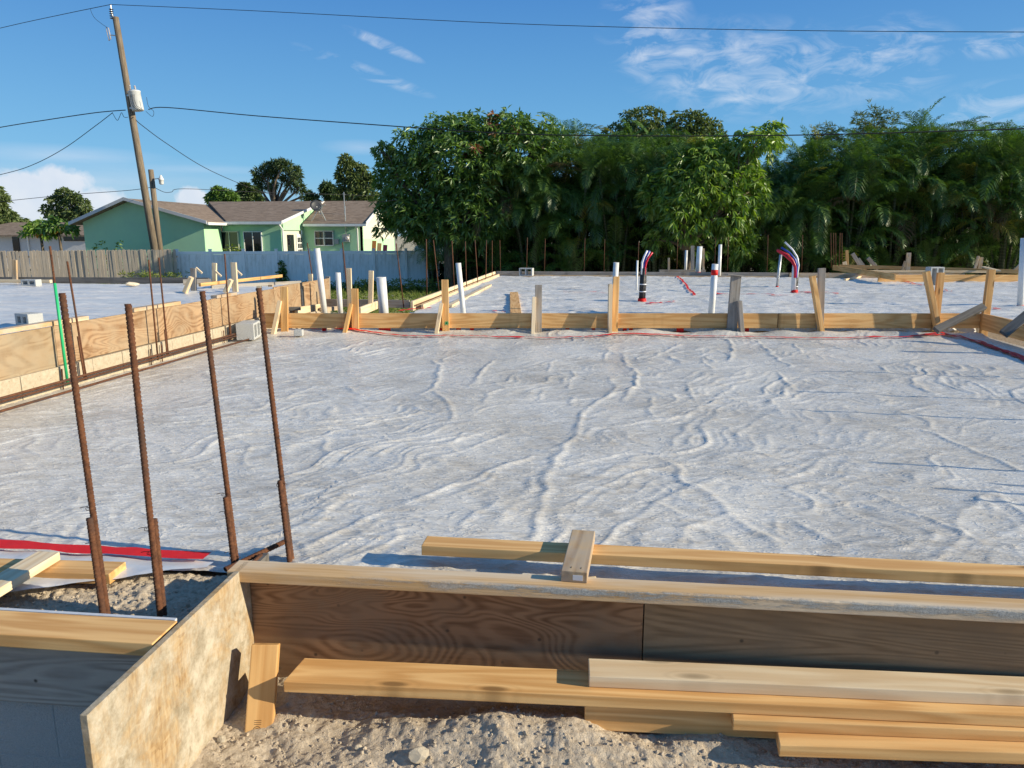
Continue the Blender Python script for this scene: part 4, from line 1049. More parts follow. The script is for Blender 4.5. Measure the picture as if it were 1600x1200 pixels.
def bundle(label, base, h_wrap, bend, r=.05):
    p = P(*base, .14); root = thing('tube_bundle', label, 'tube bundle', p, 0, 'bundles of coloured tubes')
    wr = MB()
    for k, (dx, dy) in enumerate(((-.024, 0), (.024, .01), (0, -.022), (.0, .028))): wr.tube([(dx, dy, -.02), (dx * 1.05 + .006, dy, h_wrap * .5), (dx + .012, dy, h_wrap)], .031, 10)
    under(wr.build('black_sleeve', 'black_wrap', smooth=True, loc=p), root)
    for h in (.30, .52, .8):
        if h < h_wrap: under(MB().lathe([(.057, h * h_wrap - .008), (.059, h * h_wrap), (.057, h * h_wrap + .008)], 12, (.006, .002, 0)).build('band', 'tube_white', smooth=True, loc=p), root)
    under(MB().lathe([(.072, -.02), (.066, .05)], 12).build('tape_band', 'red_tape', smooth=True, loc=p), root)
    for m, (dx, dy), pts in bend:
        under(MB().tube([(dx, dy, h_wrap - .1), (dx, dy, h_wrap)] + [(dx + a, dy, h_wrap + b) for a, b in pts], .017, 8).build('tube', m, smooth=True, loc=p), root)
bundle('bundle of coloured tubes in a black sleeve, tips bending right', (1003, 471), .54,
       [('tube_white', (-.02, -.03), [(.0, .09), (.03, .19), (.075, .285)]), ('tube_blue', (.005, -.02), [(.01, .1), (.04, .19), (.09, .28)]), ('tube_red', (.03, -.025), [(.015, .09), (.045, .17), (.11, .255)]), ('tube_white', (.012, .01), [(.012, .1), (.04, .18), (.085, .27)])])
bundle('bundle of coloured tubes sweeping over to the left', (1241, 457), .38,
       [('tube_white', (.02, -.05), [(.01, .14), (-.03, .29), (-.12, .42), (-.27, .56)]), ('tube_blue', (.0, -.06), [(.0, .12), (-.05, .25), (-.15, .36), (-.31, .46)]), ('tube_red', (-.02, -.07), [(-.01, .11), (-.06, .22), (-.17, .33), (-.37, .42)]), ('tube_red', (-.03, -.05), [(-.01, .1), (-.07, .2), (-.2, .31), (-.35, .40)])])

# ================================================================== FENCES
wf = thing('picket_fence', 'weathered wooden picket fence behind the raised slab at the left', 'fence', (-22, 31.5, GRADE))
A, B = Vector((PY(-160, 392, 30.5).x, 30.5, 0)), Vector((PY(276, 390, 32.6).x, 32.6, 0))
fd = (B - A).normalized(); n_p = int((B - A).length / .142)
pk = [MB().slab([(-.067, 0, 0), (.067, 0, 0), (.067, 0, 1.78), (.035, 0, 1.83), (-.035, 0, 1.83), (-.067, 0, 1.78)], (0, .018, 0)).mesh('picket') for _ in range(1)]
rz = math.atan2(fd.y, fd.x)
for k in range(n_p):
    p = A + fd * (k + .5) * .142
    top = 1.2 - (393.5 - 368 - 4.0 * max(0, (k / n_p - .35)) ) * 31.5 / 1173
    o = put('picket', pk[0], 'picket', None, (p.x, p.y + random.uniform(-.012, .012), top - 1.83 + random.uniform(-.018, .018)), (random.uniform(-.015, .015), random.uniform(-.02, .02), rz)); under(o, wf)
for h in (.25, .95, 1.55): board('rail', A + Vector((0, .05, -1.3 + h)), B + Vector((0, .05, -1.3 + h)), .035, .085, 'picket', parent=wf)
for k in range(0, n_p, 17):
    p = A + fd * k * .142; board('post', p + Vector((0, .1, -1.4)), p + Vector((0, .1, .45)), .09, .09, 'picket', (0, -1, 0), parent=wf)
vf = thing('vinyl_fence', 'stained white vinyl panel fence in front of the green house', 'fence', (-14, 34, GRADE))
FA, FB = Vector((PY(276, 392, 33).x, 33.0, 0)), Vector((PY(684, 388, 35.2).x, 35.2, 0))
vd = (FB - FA).normalized(); vz = math.atan2(vd.y, vd.x); nP = 8; vL = (FB - FA).length / nP
me_panel = MB().box((0, 0, .87), (vL - .13, .022, 1.55)).mesh('panel'); me_rail = MB().box((0, 0, 0), (vL - .1, .05, .14)).mesh('rail', bevel=.006)
grv = MB()
for k in range(1, int(vL / .18)): grv.box((-vL / 2 + k * .18, -.012, .87), (.012, .006, 1.5))
me_gr = grv.mesh('board_joint')
me_post = MB().box((0, 0, .92), (.125, .125, 1.9)).mesh('post', bevel=.008); me_cap = MB().slab([(-.075, -.075, 1.872), (.075, -.075, 1.872), (.075, .075, 1.872), (-.075, .075, 1.872)], (0, 0, .03)).mesh('cap', bevel=.01)
for k in range(nP + 1):
    p = FA + vd * vL * k; zt = GRADE - .02 + .03 * k / nP
    po = put('post', me_post, 'vinyl', None, (p.x, p.y, zt), (0, 0, vz)); under(po, vf)
    cp = put('cap', me_cap, 'vinyl', None); cp.parent = po
    if k < nP:
        c = FA + vd * vL * (k + .5)
        pn = put('panel', me_panel, 'vinyl', None, (c.x, c.y, zt), (0, 0, vz)); under(pn, vf); j = put('board_joint', me_gr, 'trim_white'); j.parent = pn
        for h in (1.72, .12): under(put('rail', me_rail, 'vinyl', None, (c.x, c.y, zt + h), (0, 0, vz)), vf)

# ================================================================== GREEN HOUSE
gh = thing('house', 'light green single storey house with brown shingle roof behind the white fence', 'house', (-19, 42, GRADE))
def part(mb, name, m, par=gh, **kw): return mb.build(name, m, world_parent=par, **kw)
Z0 = GRADE - .1
xL, xR = PY(133, 380, 38).x, -20.7
ex = 1.92                                   # eave height
# gable wing towards the viewer
apx = PY(203, 318, 38).x; apz = 3.02
part(MB().slab([(xL, 38, Z0), (xR, 38, Z0), (xR, 38, ex), (apx, 38, apz), (xL, 38, ex)], (0, .15, 0)), 'wall', 'stucco_green')
part(MB().box(((-20.775), 39.0, (Z0 + ex) / 2), (.15, 1.7, ex - Z0)), 'wall', 'stucco_green')
part(MB().box((xL + .075, 42, (Z0 + ex) / 2), (.15, 7.7, ex - Z0)), 'wall', 'stucco_green')
def sheetroof(pts, t=.10): return MB().slab(pts, (0, 0, -t))
ov = .45; slo = (apz - ex) / (apx - xL); slr = (apz - ex) / (xR - apx)
part(sheetroof([(xL - ov, 37.5, ex - ov * slo + .12), (apx, 37.5, apz + .12), (apx, 46, apz + .12), (xL - ov, 46, ex - ov * slo + .12)]), 'roof', 'shingle')
part(sheetroof([(apx, 37.5, apz + .12), (xR + ov, 37.5, ex - ov * slr + .12), (xR + ov, 42.2, ex - ov * slr + .12), (apx, 46, apz + .12)]), 'roof', 'shingle')
for a, b in (((xL - ov, 37.46, ex - ov * slo), (apx, 37.46, apz)), ((apx, 37.46, apz), (xR + ov, 37.46, ex - ov * slr))):
    part(MB().slab([a, b, (b[0], b[1], b[2] + .17), (a[0], a[1], a[2] + .17)], (0, .04, 0)), 'fascia', 'stucco_white')
part(MB().box((xR + ov + .05, 39.8, ex - ov * slr + .02), (.10, 4.6, .13)), 'gutter', 'trim_white')
# main body walls
part(MB().box((-19.0, 40.075, (Z0 + 1.9) / 2), (3.4, .15, 1.9 - Z0)), 'wall', 'stucco_green')
part(MB().box((-17.375, 41.55, (Z0 + 1.9) / 2), (.15, 2.8, 1.9 - Z0)), 'wall', 'stucco_cream')
part(MB().box((-15.45, 43.075, (Z0 + 1.9) / 2), (3.7, .15, 1.9 - Z0)), 'wall', 'stucco_green')
gy0, gy1, gym, gz, gx_ = 43, 50, 46.3, 3.22, -13.6
part(MB().slab([(gx_, gy0, Z0), (gx_, gy1, Z0), (gx_, gy1, 1.0), (gx_, gy0, 1.0)], (-.15, 0, 0)), 'wall', 'stucco_green')
part(MB().slab([(gx_, gy0, 1.0), (gx_, gy1, 1.0), (gx_, gy1, 1.9), (gx_, gym, gz), (gx_, gy0, 1.9)], (-.15, 0, 0)), 'gable', 'stucco_cream')
part(MB().box((gx_ + .03, gym, 2.2), (.04, .55, .75)), 'gable_vent', 'stucco_white')
# main roof: shallow porch side and steeper side
part(sheetroof([(apx, 46.3, gz + .12), (-20.2, 39.55, 1.98), (-17.05, 39.55, 1.98), (-17.05, 46.3, gz + .12)]), 'roof', 'shingle')
part(sheetroof([(-17.06, 46.3, gz + .122), (-17.06, 42.55, 1.9), (-13.2, 42.55, 1.9), (-13.2, 46.3, gz + .122)]), 'roof', 'shingle')
part(sheetroof([(apx, 46.31, gz + .12), (-13.2, 46.31, gz + .12), (-13.2, 50.4, 1.9), (xL, 50.4, 1.9)]), 'roof', 'shingle')
part(MB().box((-18.7, 39.5, 1.88), (3.4, .11, .15)), 'gutter', 'trim_white'); part(MB().box((-15.1, 42.5, 1.80), (3.8, .11, .14)), 'gutter', 'trim_white')
part(MB().slab([(-17.0, 39.5, 1.84), (-17.0, 46.2, 3.19), (-17.0, 46.2, 3.33), (-17.0, 39.5, 1.985)], (-.05, 0, 0)), 'fascia', 'trim_white')
part(MB().slab([(-17.2, 40.1, 1.5), (-17.2, 46.2, 1.5), (-17.2, 46.2, 3.2), (-17.2, 40.1, 1.93)], (-.05, 0, 0)), 'gable', 'stucco_green')
for (a, b) in (((-13.18, 42.5, 1.80), (-13.18, 46.3, gz - .02)), ((-13.18, 46.3, gz - .02), (-13.18, 50.4, 1.8))):
    part(MB().slab([a, b, (b[0], b[1], b[2] + .18), (a[0], a[1], a[2] + .18)], (-.04, 0, 0)), 'fascia', 'trim_white')
def window(x0, y0, x1, y1, Y, mull=1, rail=False, mat_f='trim_white', name='window', blind=False):
    a, b = PY(x0, y0, Y), PY(x1, y1, Y); w, h = b.x - a.x, a.z - b.z; cx, cz = (a.x + b.x) / 2, (a.z + b.z) / 2
    g = part(MB().box((cx, Y - .02, cz), (w, .04, h)), name, 'glass_dark'); fr = MB(); t = .05
    for (dx, dz, sx, sz) in ((0, h / 2, w + t, t), (0, -h / 2, w + t, t), (-w / 2, 0, t, h), (w / 2, 0, t, h)): fr.box((cx + dx, Y - .05, cz + dz), (sx, .07, sz))
    for k in range(mull): fr.box((cx - w / 2 + w * (k + 1) / (mull + 1), Y - .05, cz), (t * .8, .06, h - t))
    if rail: fr.box((cx, Y - .046, cz), (w - t, .05, t))
    f = fr.build('frame', mat_f); f.parent = g
    if blind:
        bl_ = MB().box((cx, Y - .043, cz), (w * .12, .004, h * .85)).build('blind', 'blind'); bl_.parent = g
    return g
window(344, 362, 375, 400, 40, 1, mat_f='stucco_cream', name='sliding_door'); window(381, 362, 411, 400, 40, 1, mat_f='trim_white', name='sliding_door')
window(492, 361, 521.5, 383.5, 43, 1, True, blind=True); window(464, 362, 466.5, 382, 43, 0)
# sunny porch side wall: sliding door and a door with panes
dg = part(MB().box((-17.28, 41.2, .1), (.04, .9, 2.3)), 'sliding_door', 'glass_dark')
dr = part(MB().box((-17.27, 42.45, .1), (.05, .85, 2.35)), 'door', 'trim_white')
for i in range(3):
    for j in range(3):
        pn = MB().box((-17.235, 42.22 + i * .23, .95 - j * .34), (.012, .16, .27)).build('pane', 'glass_dark'); under(pn, gh)
for (x, y) in ((-17.22, 40.02), (-13.9, 42.95)):
    part(MB().tube([(x, y - .5 if x < -15 else y - .4, 1.85), (x + .02, y - .05, 1.55), (x + .02, y - .06, Z0 + .1)], .05, 8), 'downspout', 'trim_white', smooth=True)
mx = PY(541, 372, 42.9); part(MB().box((mx.x, 42.9, mx.z), (.42, .2, .44)), 'meter_box', 'box_grey'); part(MB().box((mx.x - .6, 42.93, mx.z - .2), (.25, .14, .3)), 'junction_box', 'box_grey')
part(MB().lathe([(.12, 0), (.12, .1), (.09, .14)], 12).slab([(0, 0, 0), (0, 0, 0.001), (.001, 0, 0)], (0, .001, 0)), 'meter', 'porcelain', loc=(mx.x + .1, 42.8, mx.z), rot=(rad(90), 0, 0))
part(MB().tube([(mx.x, 42.9, mx.z + .2), (mx.x, 42.9, 2.0), (mx.x, 42.95, 2.9)], .03, 6), 'conduit', 'galv')
# satellite dish standing on the roof
dp = PY(499, 349, 43.0); dz = 2.02
ds = thing('satellite_dish', 'dark satellite dish on a tripod on the green house roof', 'satellite dish', (dp.x, 43.0, dz))
prof = [(.001, 0.0), (.13, .010), (.26, .043), (.37, .095), (.375, .103), (.26, .053), (.13, .02), (.001, .010)]
under(MB().lathe(prof, 20).build('dish', 'dish_dark', smooth=True, loc=(dp.x - .12, 42.95, dz + .85), rot=(rad(62), rad(18), rad(25))), ds)
for a, b in (((.05, .02, .8), (-.45, -.1, .0)), ((.05, .02, .8), (.45, -.1, .05)), ((.05, .02, .85), (.02, .5, .2)), ((-.1, -.05, .85), (.1, .0, .4)), ((-.12, -.05, .62), (.55, -.4, .95))):
    under(MB().tube([Vector(a) + Vector((dp.x, 43, dz)), Vector(b) + Vector((dp.x, 43, dz))], .022, 6).build('strut', 'galv'), ds)
an = PY(539, 340, 44); tag(MB().tube([(an.x, 44, 2.25), (an.x, 44, 3.75)], .025, 6).tube([(an.x - .1, 44, 3.65), (an.x + .1, 44, 3.6)], .015, 5).build('vent_mast', 'galv'), 'thin metal mast on the green house roof right of the dish', 'mast')
for px, m, lab in ((580, 'orange_board', 'orange board leaning by the green house gable'), (588, 'lumber_gold', 'tan board leaning by the green house gable'), (597, 'maroon', 'dark red upright item by the green house gable')):
    a = PY(px, 392, 42.5); tag(board('leaning_board', (a.x, 42.5, -1.2), (a.x + .15, 42.7, a.z + random.uniform(.3, .8)), .25, .03, m, (0, -1, 0)), lab, 'board')
sh = thing('shed', 'small white shed just behind the white fence end', 'shed', (-8.2, 40, GRADE))
c = PY(664, 380, 40); part(MB().slab([(c.x - .6, 40, Z0), (c.x + .75, 40, Z0), (c.x + .75, 40, 1.0), (c.x + .1, 40, 1.05), (c.x - .6, 40, .55)], (0, 1.2, 0)), 'wall', 'trim_white', par=sh)
# far grey house
g2h = thing('house', 'distant grey house with a brown roof at the far left', 'house', (-45, 56, GRADE))
a, b = PY(-60, 372, 56), PY(150, 372, 56)
part(MB().box(((a.x + b.x) / 2, 59, (Z0 + 1.3) / 2), (b.x - a.x, 6, 1.3 - Z0)), 'wall', 'stucco_white', par=g2h)
part(MB().slab([(a.x - .6, 55.4, 1.25), (b.x + .6, 55.4, 1.25), (b.x - 3.5, 59, 2.3), (a.x + 2, 59, 2.3)], (0, 0, -.12)), 'roof', 'shingle', par=g2h)
c = PY(118, 365, 55.9); part(MB().box((c.x, 55.95, 1.0), (2.2, .1, .45)), 'garage_windows', 'glass_dark', par=g2h)
c = PY(24, 377, 55.9); part(MB().box((c.x, 55.95, .55), (.55, .1, 1.4)), 'window', 'glass_dark', par=g2h); part(MB().box((c.x + 1.1, 55.9, .3), (.1, .1, 1.8)), 'porch_post', 'trim_white', par=g2h)

# ================================================================== POLES AND WIRES
up = thing('utility_pole', 'tall leaning wooden utility pole behind the picket fence', 'utility pole', (PY(243, 392, 36).x, 36, GRADE))
pb, pt = PY(245, 410, 36), PY(180.5, 27, 36); pb = pb + (pb - pt) * .1
under(MB().tube([pb, pb.lerp(pt, .5), pt], [.185, .165, .14], 14).build('pole', 'pole_wood', smooth=True), up)
def on_pole(px, py): return PY(px, py, 35.85)
q = pt + Vector((-.16, 0, 0)); ip = PY(173, 8, 36)
under(MB().tube([PY(177.5, 30, 36), PY(174, 18, 36), ip], .03, 8).build('bracket', 'galv'), up)
ins = MB()
for k in range(5): ins.lathe([(.04, 0), (.10, .02), (.10, .04), (.04, .06)], 10, ip + Vector((0, 0, -.62 + k * .1)))
under(ins.build('insulator', 'insulator_dark', smooth=True), up)
cu = PY(171, 53, 35.9)
under(MB().tube([cu + Vector((-.14, 0, .28)), cu + Vector((-.02, 0, .26)), cu + Vector((.05, 0, -.22)), cu + Vector((-.05, 0, -.3)), cu + Vector((-.13, 0, .22))], .028, 8).build('cutout', 'porcelain', smooth=True), up)
under(MB().tube([cu + Vector((.03, 0, -.05)), cu + Vector((.34, 0, -.09))], .025, 6).build('bracket', 'galv'), up)
tr = PY(216, 173, 35.75)
tk = under(MB().lathe([(.01, 0), (.26, 0), (.275, .03), (.275, .84), (.30, .86), (.30, .90), (.2, .95), (.01, .97)], 18).build('transformer', 'tank_grey', smooth=True, loc=tr, rot=(0, rad(-8), 0)), up)
for dx, h in ((-.16, .32), (.09, .24)):
    bs = MB()
    for k in range(4): bs.lathe([(.03, 0), (.055, .02), (.03, .05)], 8, (dx, 0, .93 + k * h / 4))
    o = bs.build('bushing', 'porcelain', tk, smooth=True)
for dx in (-.05, .05, .15):
    MB().tube([(dx, -.29, .70), (dx - .03, -.34, .45), (dx + .02, -.33, .15), (dx + .2, -.2, -.03)], .011, 5).build('lead', 'wire_black', tk, smooth=True)
for dz in (.78, .18): MB().box((-.34, .04, dz), (.14, .12, .08)).build('hanger', 'galv', tk)
def wire(label, pts, r=.016, name='cable', sub=6, group='overhead wires'):
    P3 = [PY(x, y, Y) for x, y, Y in pts]; out = []
    for i in range(len(P3) - 1):                      # smooth curve through the points
        p0, p1, p2, p3 = P3[max(i - 1, 0)], P3[i], P3[i + 1], P3[min(i + 2, len(P3) - 1)]
        for k in range(sub):
            t = k / sub; out.append(.5 * ((2 * p1) + (p2 - p0) * t + (2 * p0 - 5 * p1 + 4 * p2 - p3) * t * t + (3 * p1 - p0 - 3 * p2 + p3) * t ** 3))
    out.append(P3[-1]); return tag(MB().tube(out, r, 6).build(name, 'wire_black', smooth=True), label, 'wire', group)
wire('top overhead wire running right from the pole across the sky', [(173, 7, 36), (400, 17, 35.5), (800, 37, 34.5), (1200, 47, 33.5), (1600, 50, 32.5), (1800, 49, 32)], .013)
wire('top overhead wire running left from the pole', [(173, 7, 36), (100, 22, 37), (0, 44, 38.5), (-150, 82, 40)], .014)
wire('thick cable running right from the transformer in front of the trees', [(232, 171, 35.8), (262, 168, 35), (400, 181, 33.5), (600, 196, 31.5), (760, 207, 30.5), (900, 211.5, 30), (1100, 212.5, 29.5), (1300, 210, 29), (1600, 201, 28.5), (1800, 192, 28)], .021)
wire('thick cable running left from the pole to the edge', [(196, 172, 35.9), (150, 176, 36.5), (75, 187, 37.5), (0, 199, 39), (-150, 226, 41)], .022)
wire('sagging service cable from the pole down to the left edge', [(176, 176, 35.9), (150, 196, 36.5), (100, 232, 38), (50, 258, 39), (0, 273, 40), (-120, 300, 42)], .017)
wire('service cable dropping right from the pole behind the house', [(212, 187, 36), (222, 196, 36.5), (260, 224, 39), (320, 262, 43), (385, 291, 48), (430, 306, 52)], .018)
wire('low cable from the left edge to the short pole', [(-150, 330, 40), (0, 315, 38.5), (100, 305, 37.5), (200, 297.5, 36.6), (240, 292, 37)], .014)
wire('low cable from the short pole toward the trees', [(240, 292, 37), (256, 300, 38), (268, 300, 39), (288, 295, 40), (400, 300, 46), (560, 305, 55), (640, 309, 60)], .015)
wire('thin jumper wire hanging from the top wire to the cutout', [(141, 14, 36.2), (147, 27, 36), (160, 38, 35.9), (168, 43, 35.9)], .009)
wire('curl of slack wire at the pole by the service cables', [(176, 177, 35.9), (183, 188, 35.8), (187, 182, 35.8), (190, 176, 35.8), (194, 183, 35.8), (200, 183, 35.8)], .012)
wire('curl of slack wire below the transformer', [(228, 174, 35.7), (238, 182, 35.6), (240, 174, 35.6), (232, 166, 35.6), (229, 152, 35.6)], .010)
sp_ = thing('light_pole', 'short wooden pole with a yard lamp beside the utility pole', 'light pole', (PY(251, 392, 37).x, 37, GRADE))
a, b = PY(252, 405, 37), PY(235.5, 265, 37)
under(MB().tube([a + (a - b) * .2, b], [.15, .13], 12).build('pole', 'pole_wood', smooth=True), sp_)
lp = PY(252, 283, 36.9)
under(MB().tube([PY(240, 280, 36.95), PY(246, 279, 36.9), lp + Vector((0, 0, .15))], .02, 6).build('arm', 'galv', smooth=True), sp_)
under(MB().lathe([(.04, .30), (.08, .2), (.13, .1), (.14, .06), (.12, .05), (.11, -.12), (.08, -.17)], 12).build('lamp_head', 'lamp_glass', smooth=True, loc=lp), sp_)

# ================================================================== TREES AND PALMS
def rot_to(axis):
    """matrices turning +Z to each row of axis"""
    a = axis / np.linalg.norm(axis, axis=1, keepdims=True)
    h = np.where(np.abs(a[:, 2:3]) < .9, np.array([[0, 0, 1.0]]), np.array([[1.0, 0, 0]]))
    x = np.cross(h, a); x /= np.linalg.norm(x, axis=1, keepdims=True); y = np.cross(a, x)
    return x, y, a
def leaf_cloud(name, centers, axes, per, length, width, droop, rg, material):
    """rosettes of folded leaves, one at every centre"""
    n = len(centers); x, y, a = rot_to(axes)
    ph = rg.uniform(0, 2 * np.pi, (n, per)); th = rg.uniform(.5, 1.5, (n, per))
    d = (np.cos(ph) * np.sin(th))[..., None] * x[:, None] + (np.sin(ph) * np.sin(th))[..., None] * y[:, None] + np.cos(th)[..., None] * a[:, None]
    d[..., 2] -= droop; d /= np.linalg.norm(d, axis=2, keepdims=True)
    d = d.reshape(-1, 3); c = np.repeat(centers, per, 0)
    L = length * rg.uniform(.65, 1.2, len(d))[:, None]; w = width * rg.uniform(.7, 1.2, len(d))[:, None]
    rnd = rg.normal(size=d.shape); s = np.cross(d, rnd); s /= np.linalg.norm(s, axis=1, keepdims=True); u = np.cross(s, d)
    b = c + d * L * .08; m = c + d * L * .5 - u * w * .25; t = c + d * L - np.array([[0, 0, 1]]) * L * .18
    V = np.stack([b, m + s * w / 2 + u * w * .2, t, m - s * w / 2 + u * w * .2], 1).reshape(-1, 3)
    i = np.arange(len(d)) * 4
    T = np.concatenate([np.stack([i, i + 1, i + 2], 1), np.stack([i, i + 2, i + 3], 1)])
    return mesh_np(name, V, faces_tri=T)
def crown_points(blobs, n, rg, inner=.35):
    """points through a set of ellipsoids (cx,cy,cz,rx,ry,rz), thicker towards the outside and uneven"""
    vol = np.array([b[3] * b[4] * b[5] for b in blobs]) ** .75; k = rg.choice(len(blobs), n, p=vol / vol.sum())
    B = np.array(blobs)[k]; d = rg.normal(size=(n, 3)); d /= np.linalg.norm(d, axis=1, keepdims=True)
    lump = 1 + .22 * np.sin(d[:, 0] * 7 + k * 1.7) * np.sin(d[:, 1] * 6 + k) * np.cos(d[:, 2] * 8 + k * 2.1)
    r = (inner + (1 - inner) * rg.random(n) ** .55) * lump
    return B[:, :3] + d * r[:, None] * B[:, 3:], d
def px_blobs(Y, l, depth=.8): 
    out = []
    for cx, cy, rx, ry in l:
        c = PY(cx, cy, Y); k = Y / 1173.0; out.append((c.x, c.y + random.uniform(-.4, .4), c.z, rx * k, rx * k * depth, ry * k))
    return out
def limb(mb, a, b, r0, r1, bend=.15, n=5):
    a, b = Vector(a), Vector(b); j = Vector((random.uniform(-1, 1), random.uniform(-1, 1), random.uniform(0, 1))) * (b - a).length * bend
    pts = [a.lerp(b, i / n) + j * math.sin(math.pi * i / n) for i in range(n + 1)]
    mb.tube(pts, [r0 + (r1 - r0) * i / n for i in range(n + 1)], 7); return pts
def tree(name, label, Y, trunk_px, blobs, n, per, length, width, droop, material, seed, trunk_r=.16, group=None, inner=.35, extra=None, twig=True, fork=.45):
    rg = np.random.default_rng(seed); random.seed(seed)
    bl_ = px_blobs(Y, blobs); base = PY(trunk_px, 400, Y); base.z = GRADE
    root = thing(name, label, 'tree', base, 0, group)
    C, d = crown_points(bl_, n, rg, inner)
    d[:, 2] += .35
    under(put('crown', leaf_cloud('crown', C, d, per, length, width, droop, rg, material), material), root)
    if extra:
        em, sel, frac = extra; k = rg.random(n) < frac
        k &= sel(C)
        if k.any(): under(put('new_leaves', leaf_cloud('new_leaves', C[k] + d[k] * .1, d[k], per + 3, length, width, droop, rg, em), em), root)
    cz = np.mean([b[2] for b in bl_]); lo = min(b[2] - b[5] for b in bl_)
    fk = Vector((base.x + random.uniform(-.2, .2), base.y, GRADE + (cz - GRADE) * fork)); mb = MB(); limb(mb, base + Vector((0, 0, -.1)), fk, trunk_r, trunk_r * .8, .05)
    for b in bl_:
        e = Vector(b[:3]); pts = limb(mb, fk, e, trunk_r * .6, trunk_r * .16, .10)
        if twig:
            for q in range(4):
                v = Vector((random.uniform(-1, 1) * b[3], random.uniform(-1, 1) * b[4], random.uniform(-.6, .9) * b[5])) * .8
                limb(mb, pts[3], e + v, trunk_r * .2, trunk_r * .05, .12, 4)
    under(mb.build('trunk', 'bark', smooth=True), root)
    return root
TREES_BACK = 'broad-leaved trees behind the lots'
tree('mango_tree', 'large dark mango tree with rusty new leaves hanging over the white fence end', 32.5, 700,
     [(720, 250, 85, 68), (640, 300, 55, 62), (655, 338, 62, 36), (810, 235, 70, 52), (612, 275, 30, 38), (760, 215, 50, 40), (650, 228, 32, 28), (690, 200, 28, 25), (610, 328, 26, 36), (800, 195, 30, 24), (860, 220, 26, 30), (735, 330, 62, 56), (598, 358, 12, 14), (600, 235, 15, 12)],
     3400, 8, .34, .085, .35, 'leaf_mango', 5, .22, None, .3, ('leaf_red', lambda C: (C[:, 2] > 4.5) & (C[:, 0] > -6.0) & (C[:, 0] < -2.5), .07))
tree('mango_tree', 'light green mango tree with drooping leaves in the middle of the palm hedge', 31.2, 1076,
     [(1090, 280, 58, 52), (1150, 260, 48, 48), (1180, 222, 36, 22), (1210, 205, 18, 20), (1065, 330, 48, 45), (1130, 330, 42, 40), (1160, 370, 24, 38), (1030, 300, 30, 40), (1105, 235, 34, 26), (1170, 300, 36, 36), (1020, 375, 14, 18), (1100, 385, 12, 18)],
     1500, 8, .36, .085, .75, 'leaf_mango_light', 8, .16, None, .25, None)
tree('shade_tree', 'rounded green tree top rising behind the hedge, left of two', 38, 1010, [(1005, 192, 36, 24), (975, 212, 34, 24), (1030, 215, 34, 24), (1015, 240, 60, 30)], 900, 8, .28, .09, .2, 'leaf_grey', 12, .14, TREES_BACK)
tree('shade_tree', 'rounded green tree top rising behind the hedge, right of two', 38.5, 1080, [(1072, 195, 28, 20), (1095, 205, 28, 22), (1115, 215, 20, 18), (1085, 235, 55, 30)], 800, 8, .28, .09, .2, 'leaf_grey', 13, .14, TREES_BACK)
tree('feathery_tree', 'wispy feathery tree top above the palms at right', 37, 1365, [(1345, 200, 16, 28), (1367, 192, 13, 28), (1393, 200, 14, 26), (1365, 230, 45, 30), (1290, 212, 20, 18), (1275, 235, 26, 22)], 700, 10, .30, .03, -.15, 'leaf_grey', 14, .10, None, .15)
tree('spreading_tree', 'spreading pine tree with open crown behind the green house', 75, 436, [(432, 256, 13, 7), (446, 259, 11, 7), (418, 261, 11, 7), (406, 270, 9, 7), (458, 268, 9, 8), (466, 279, 7, 8), (402, 282, 7, 6), (424, 272, 9, 5), (446, 276, 9, 5), (414, 290, 9, 5), (470, 294, 6, 7), (400, 298, 8, 6), (476, 306, 6, 8), (456, 290, 7, 5), (428, 288, 6, 4)], 520, 8, .6, .10, .1, 'leaf_pine', 15, .30, None, .2, fork=.62)
tree('shade_tree', 'low dark tree behind the green house roof at left', 60, 348, [(342, 298, 9, 6), (354, 303, 10, 7), (332, 309, 9, 7), (364, 311, 9, 7), (346, 314, 14, 6)], 300, 8, .40, .15, .2, 'leaf_mango', 16, .18, TREES_BACK)
tree('shade_tree', 'dark clump of tree between the low tree and the pine', 62, 385, [(382, 294, 9, 7), (392, 300, 9, 7), (376, 305, 9, 8), (398, 311, 12, 8)], 220, 8, .5, .2, .2, 'leaf_pine', 17, .18, TREES_BACK)
tree('shade_tree', 'tall airy tree behind the right end of the green house', 60, 545, [(543, 252, 9, 9), (551, 264, 10, 9), (536, 272, 10, 10), (556, 281, 10, 9), (540, 290, 12, 10), (566, 270, 8, 10), (575, 284, 9, 10), (556, 302, 14, 10), (530, 304, 9, 9), (578, 306, 12, 12)], 480, 8, .5, .16, .2, 'leaf_grey', 18, .2, TREES_BACK, .2)
tree('shade_tree', 'small dark tree just right of the pine', 66, 515, [(512, 296, 11, 12), (522, 306, 14, 10), (488, 312, 10, 8)], 240, 8, .55, .2, .2, 'leaf_pine', 19, .18, TREES_BACK)
tree('shade_tree', 'round tree in front of the white cloud at the left', 66, 102, [(98, 302, 13, 8), (112, 308, 12, 8), (84, 314, 12, 9), (126, 318, 11, 8), (136, 325, 8, 6), (72, 326, 9, 8), (100, 322, 16, 9), (90, 336, 22, 8), (118, 334, 18, 8)], 700, 7,   .40, .15, .2, 'leaf_grey', 20, .2, TREES_BACK)
tree('shade_tree', 'tree cut by the left edge of the picture', 60, -2, [(-4, 312, 18, 22), (8, 345, 22, 16), (28, 352, 18, 10)], 420, 8, .5, .18, .2, 'leaf_grey', 21, .2, TREES_BACK)

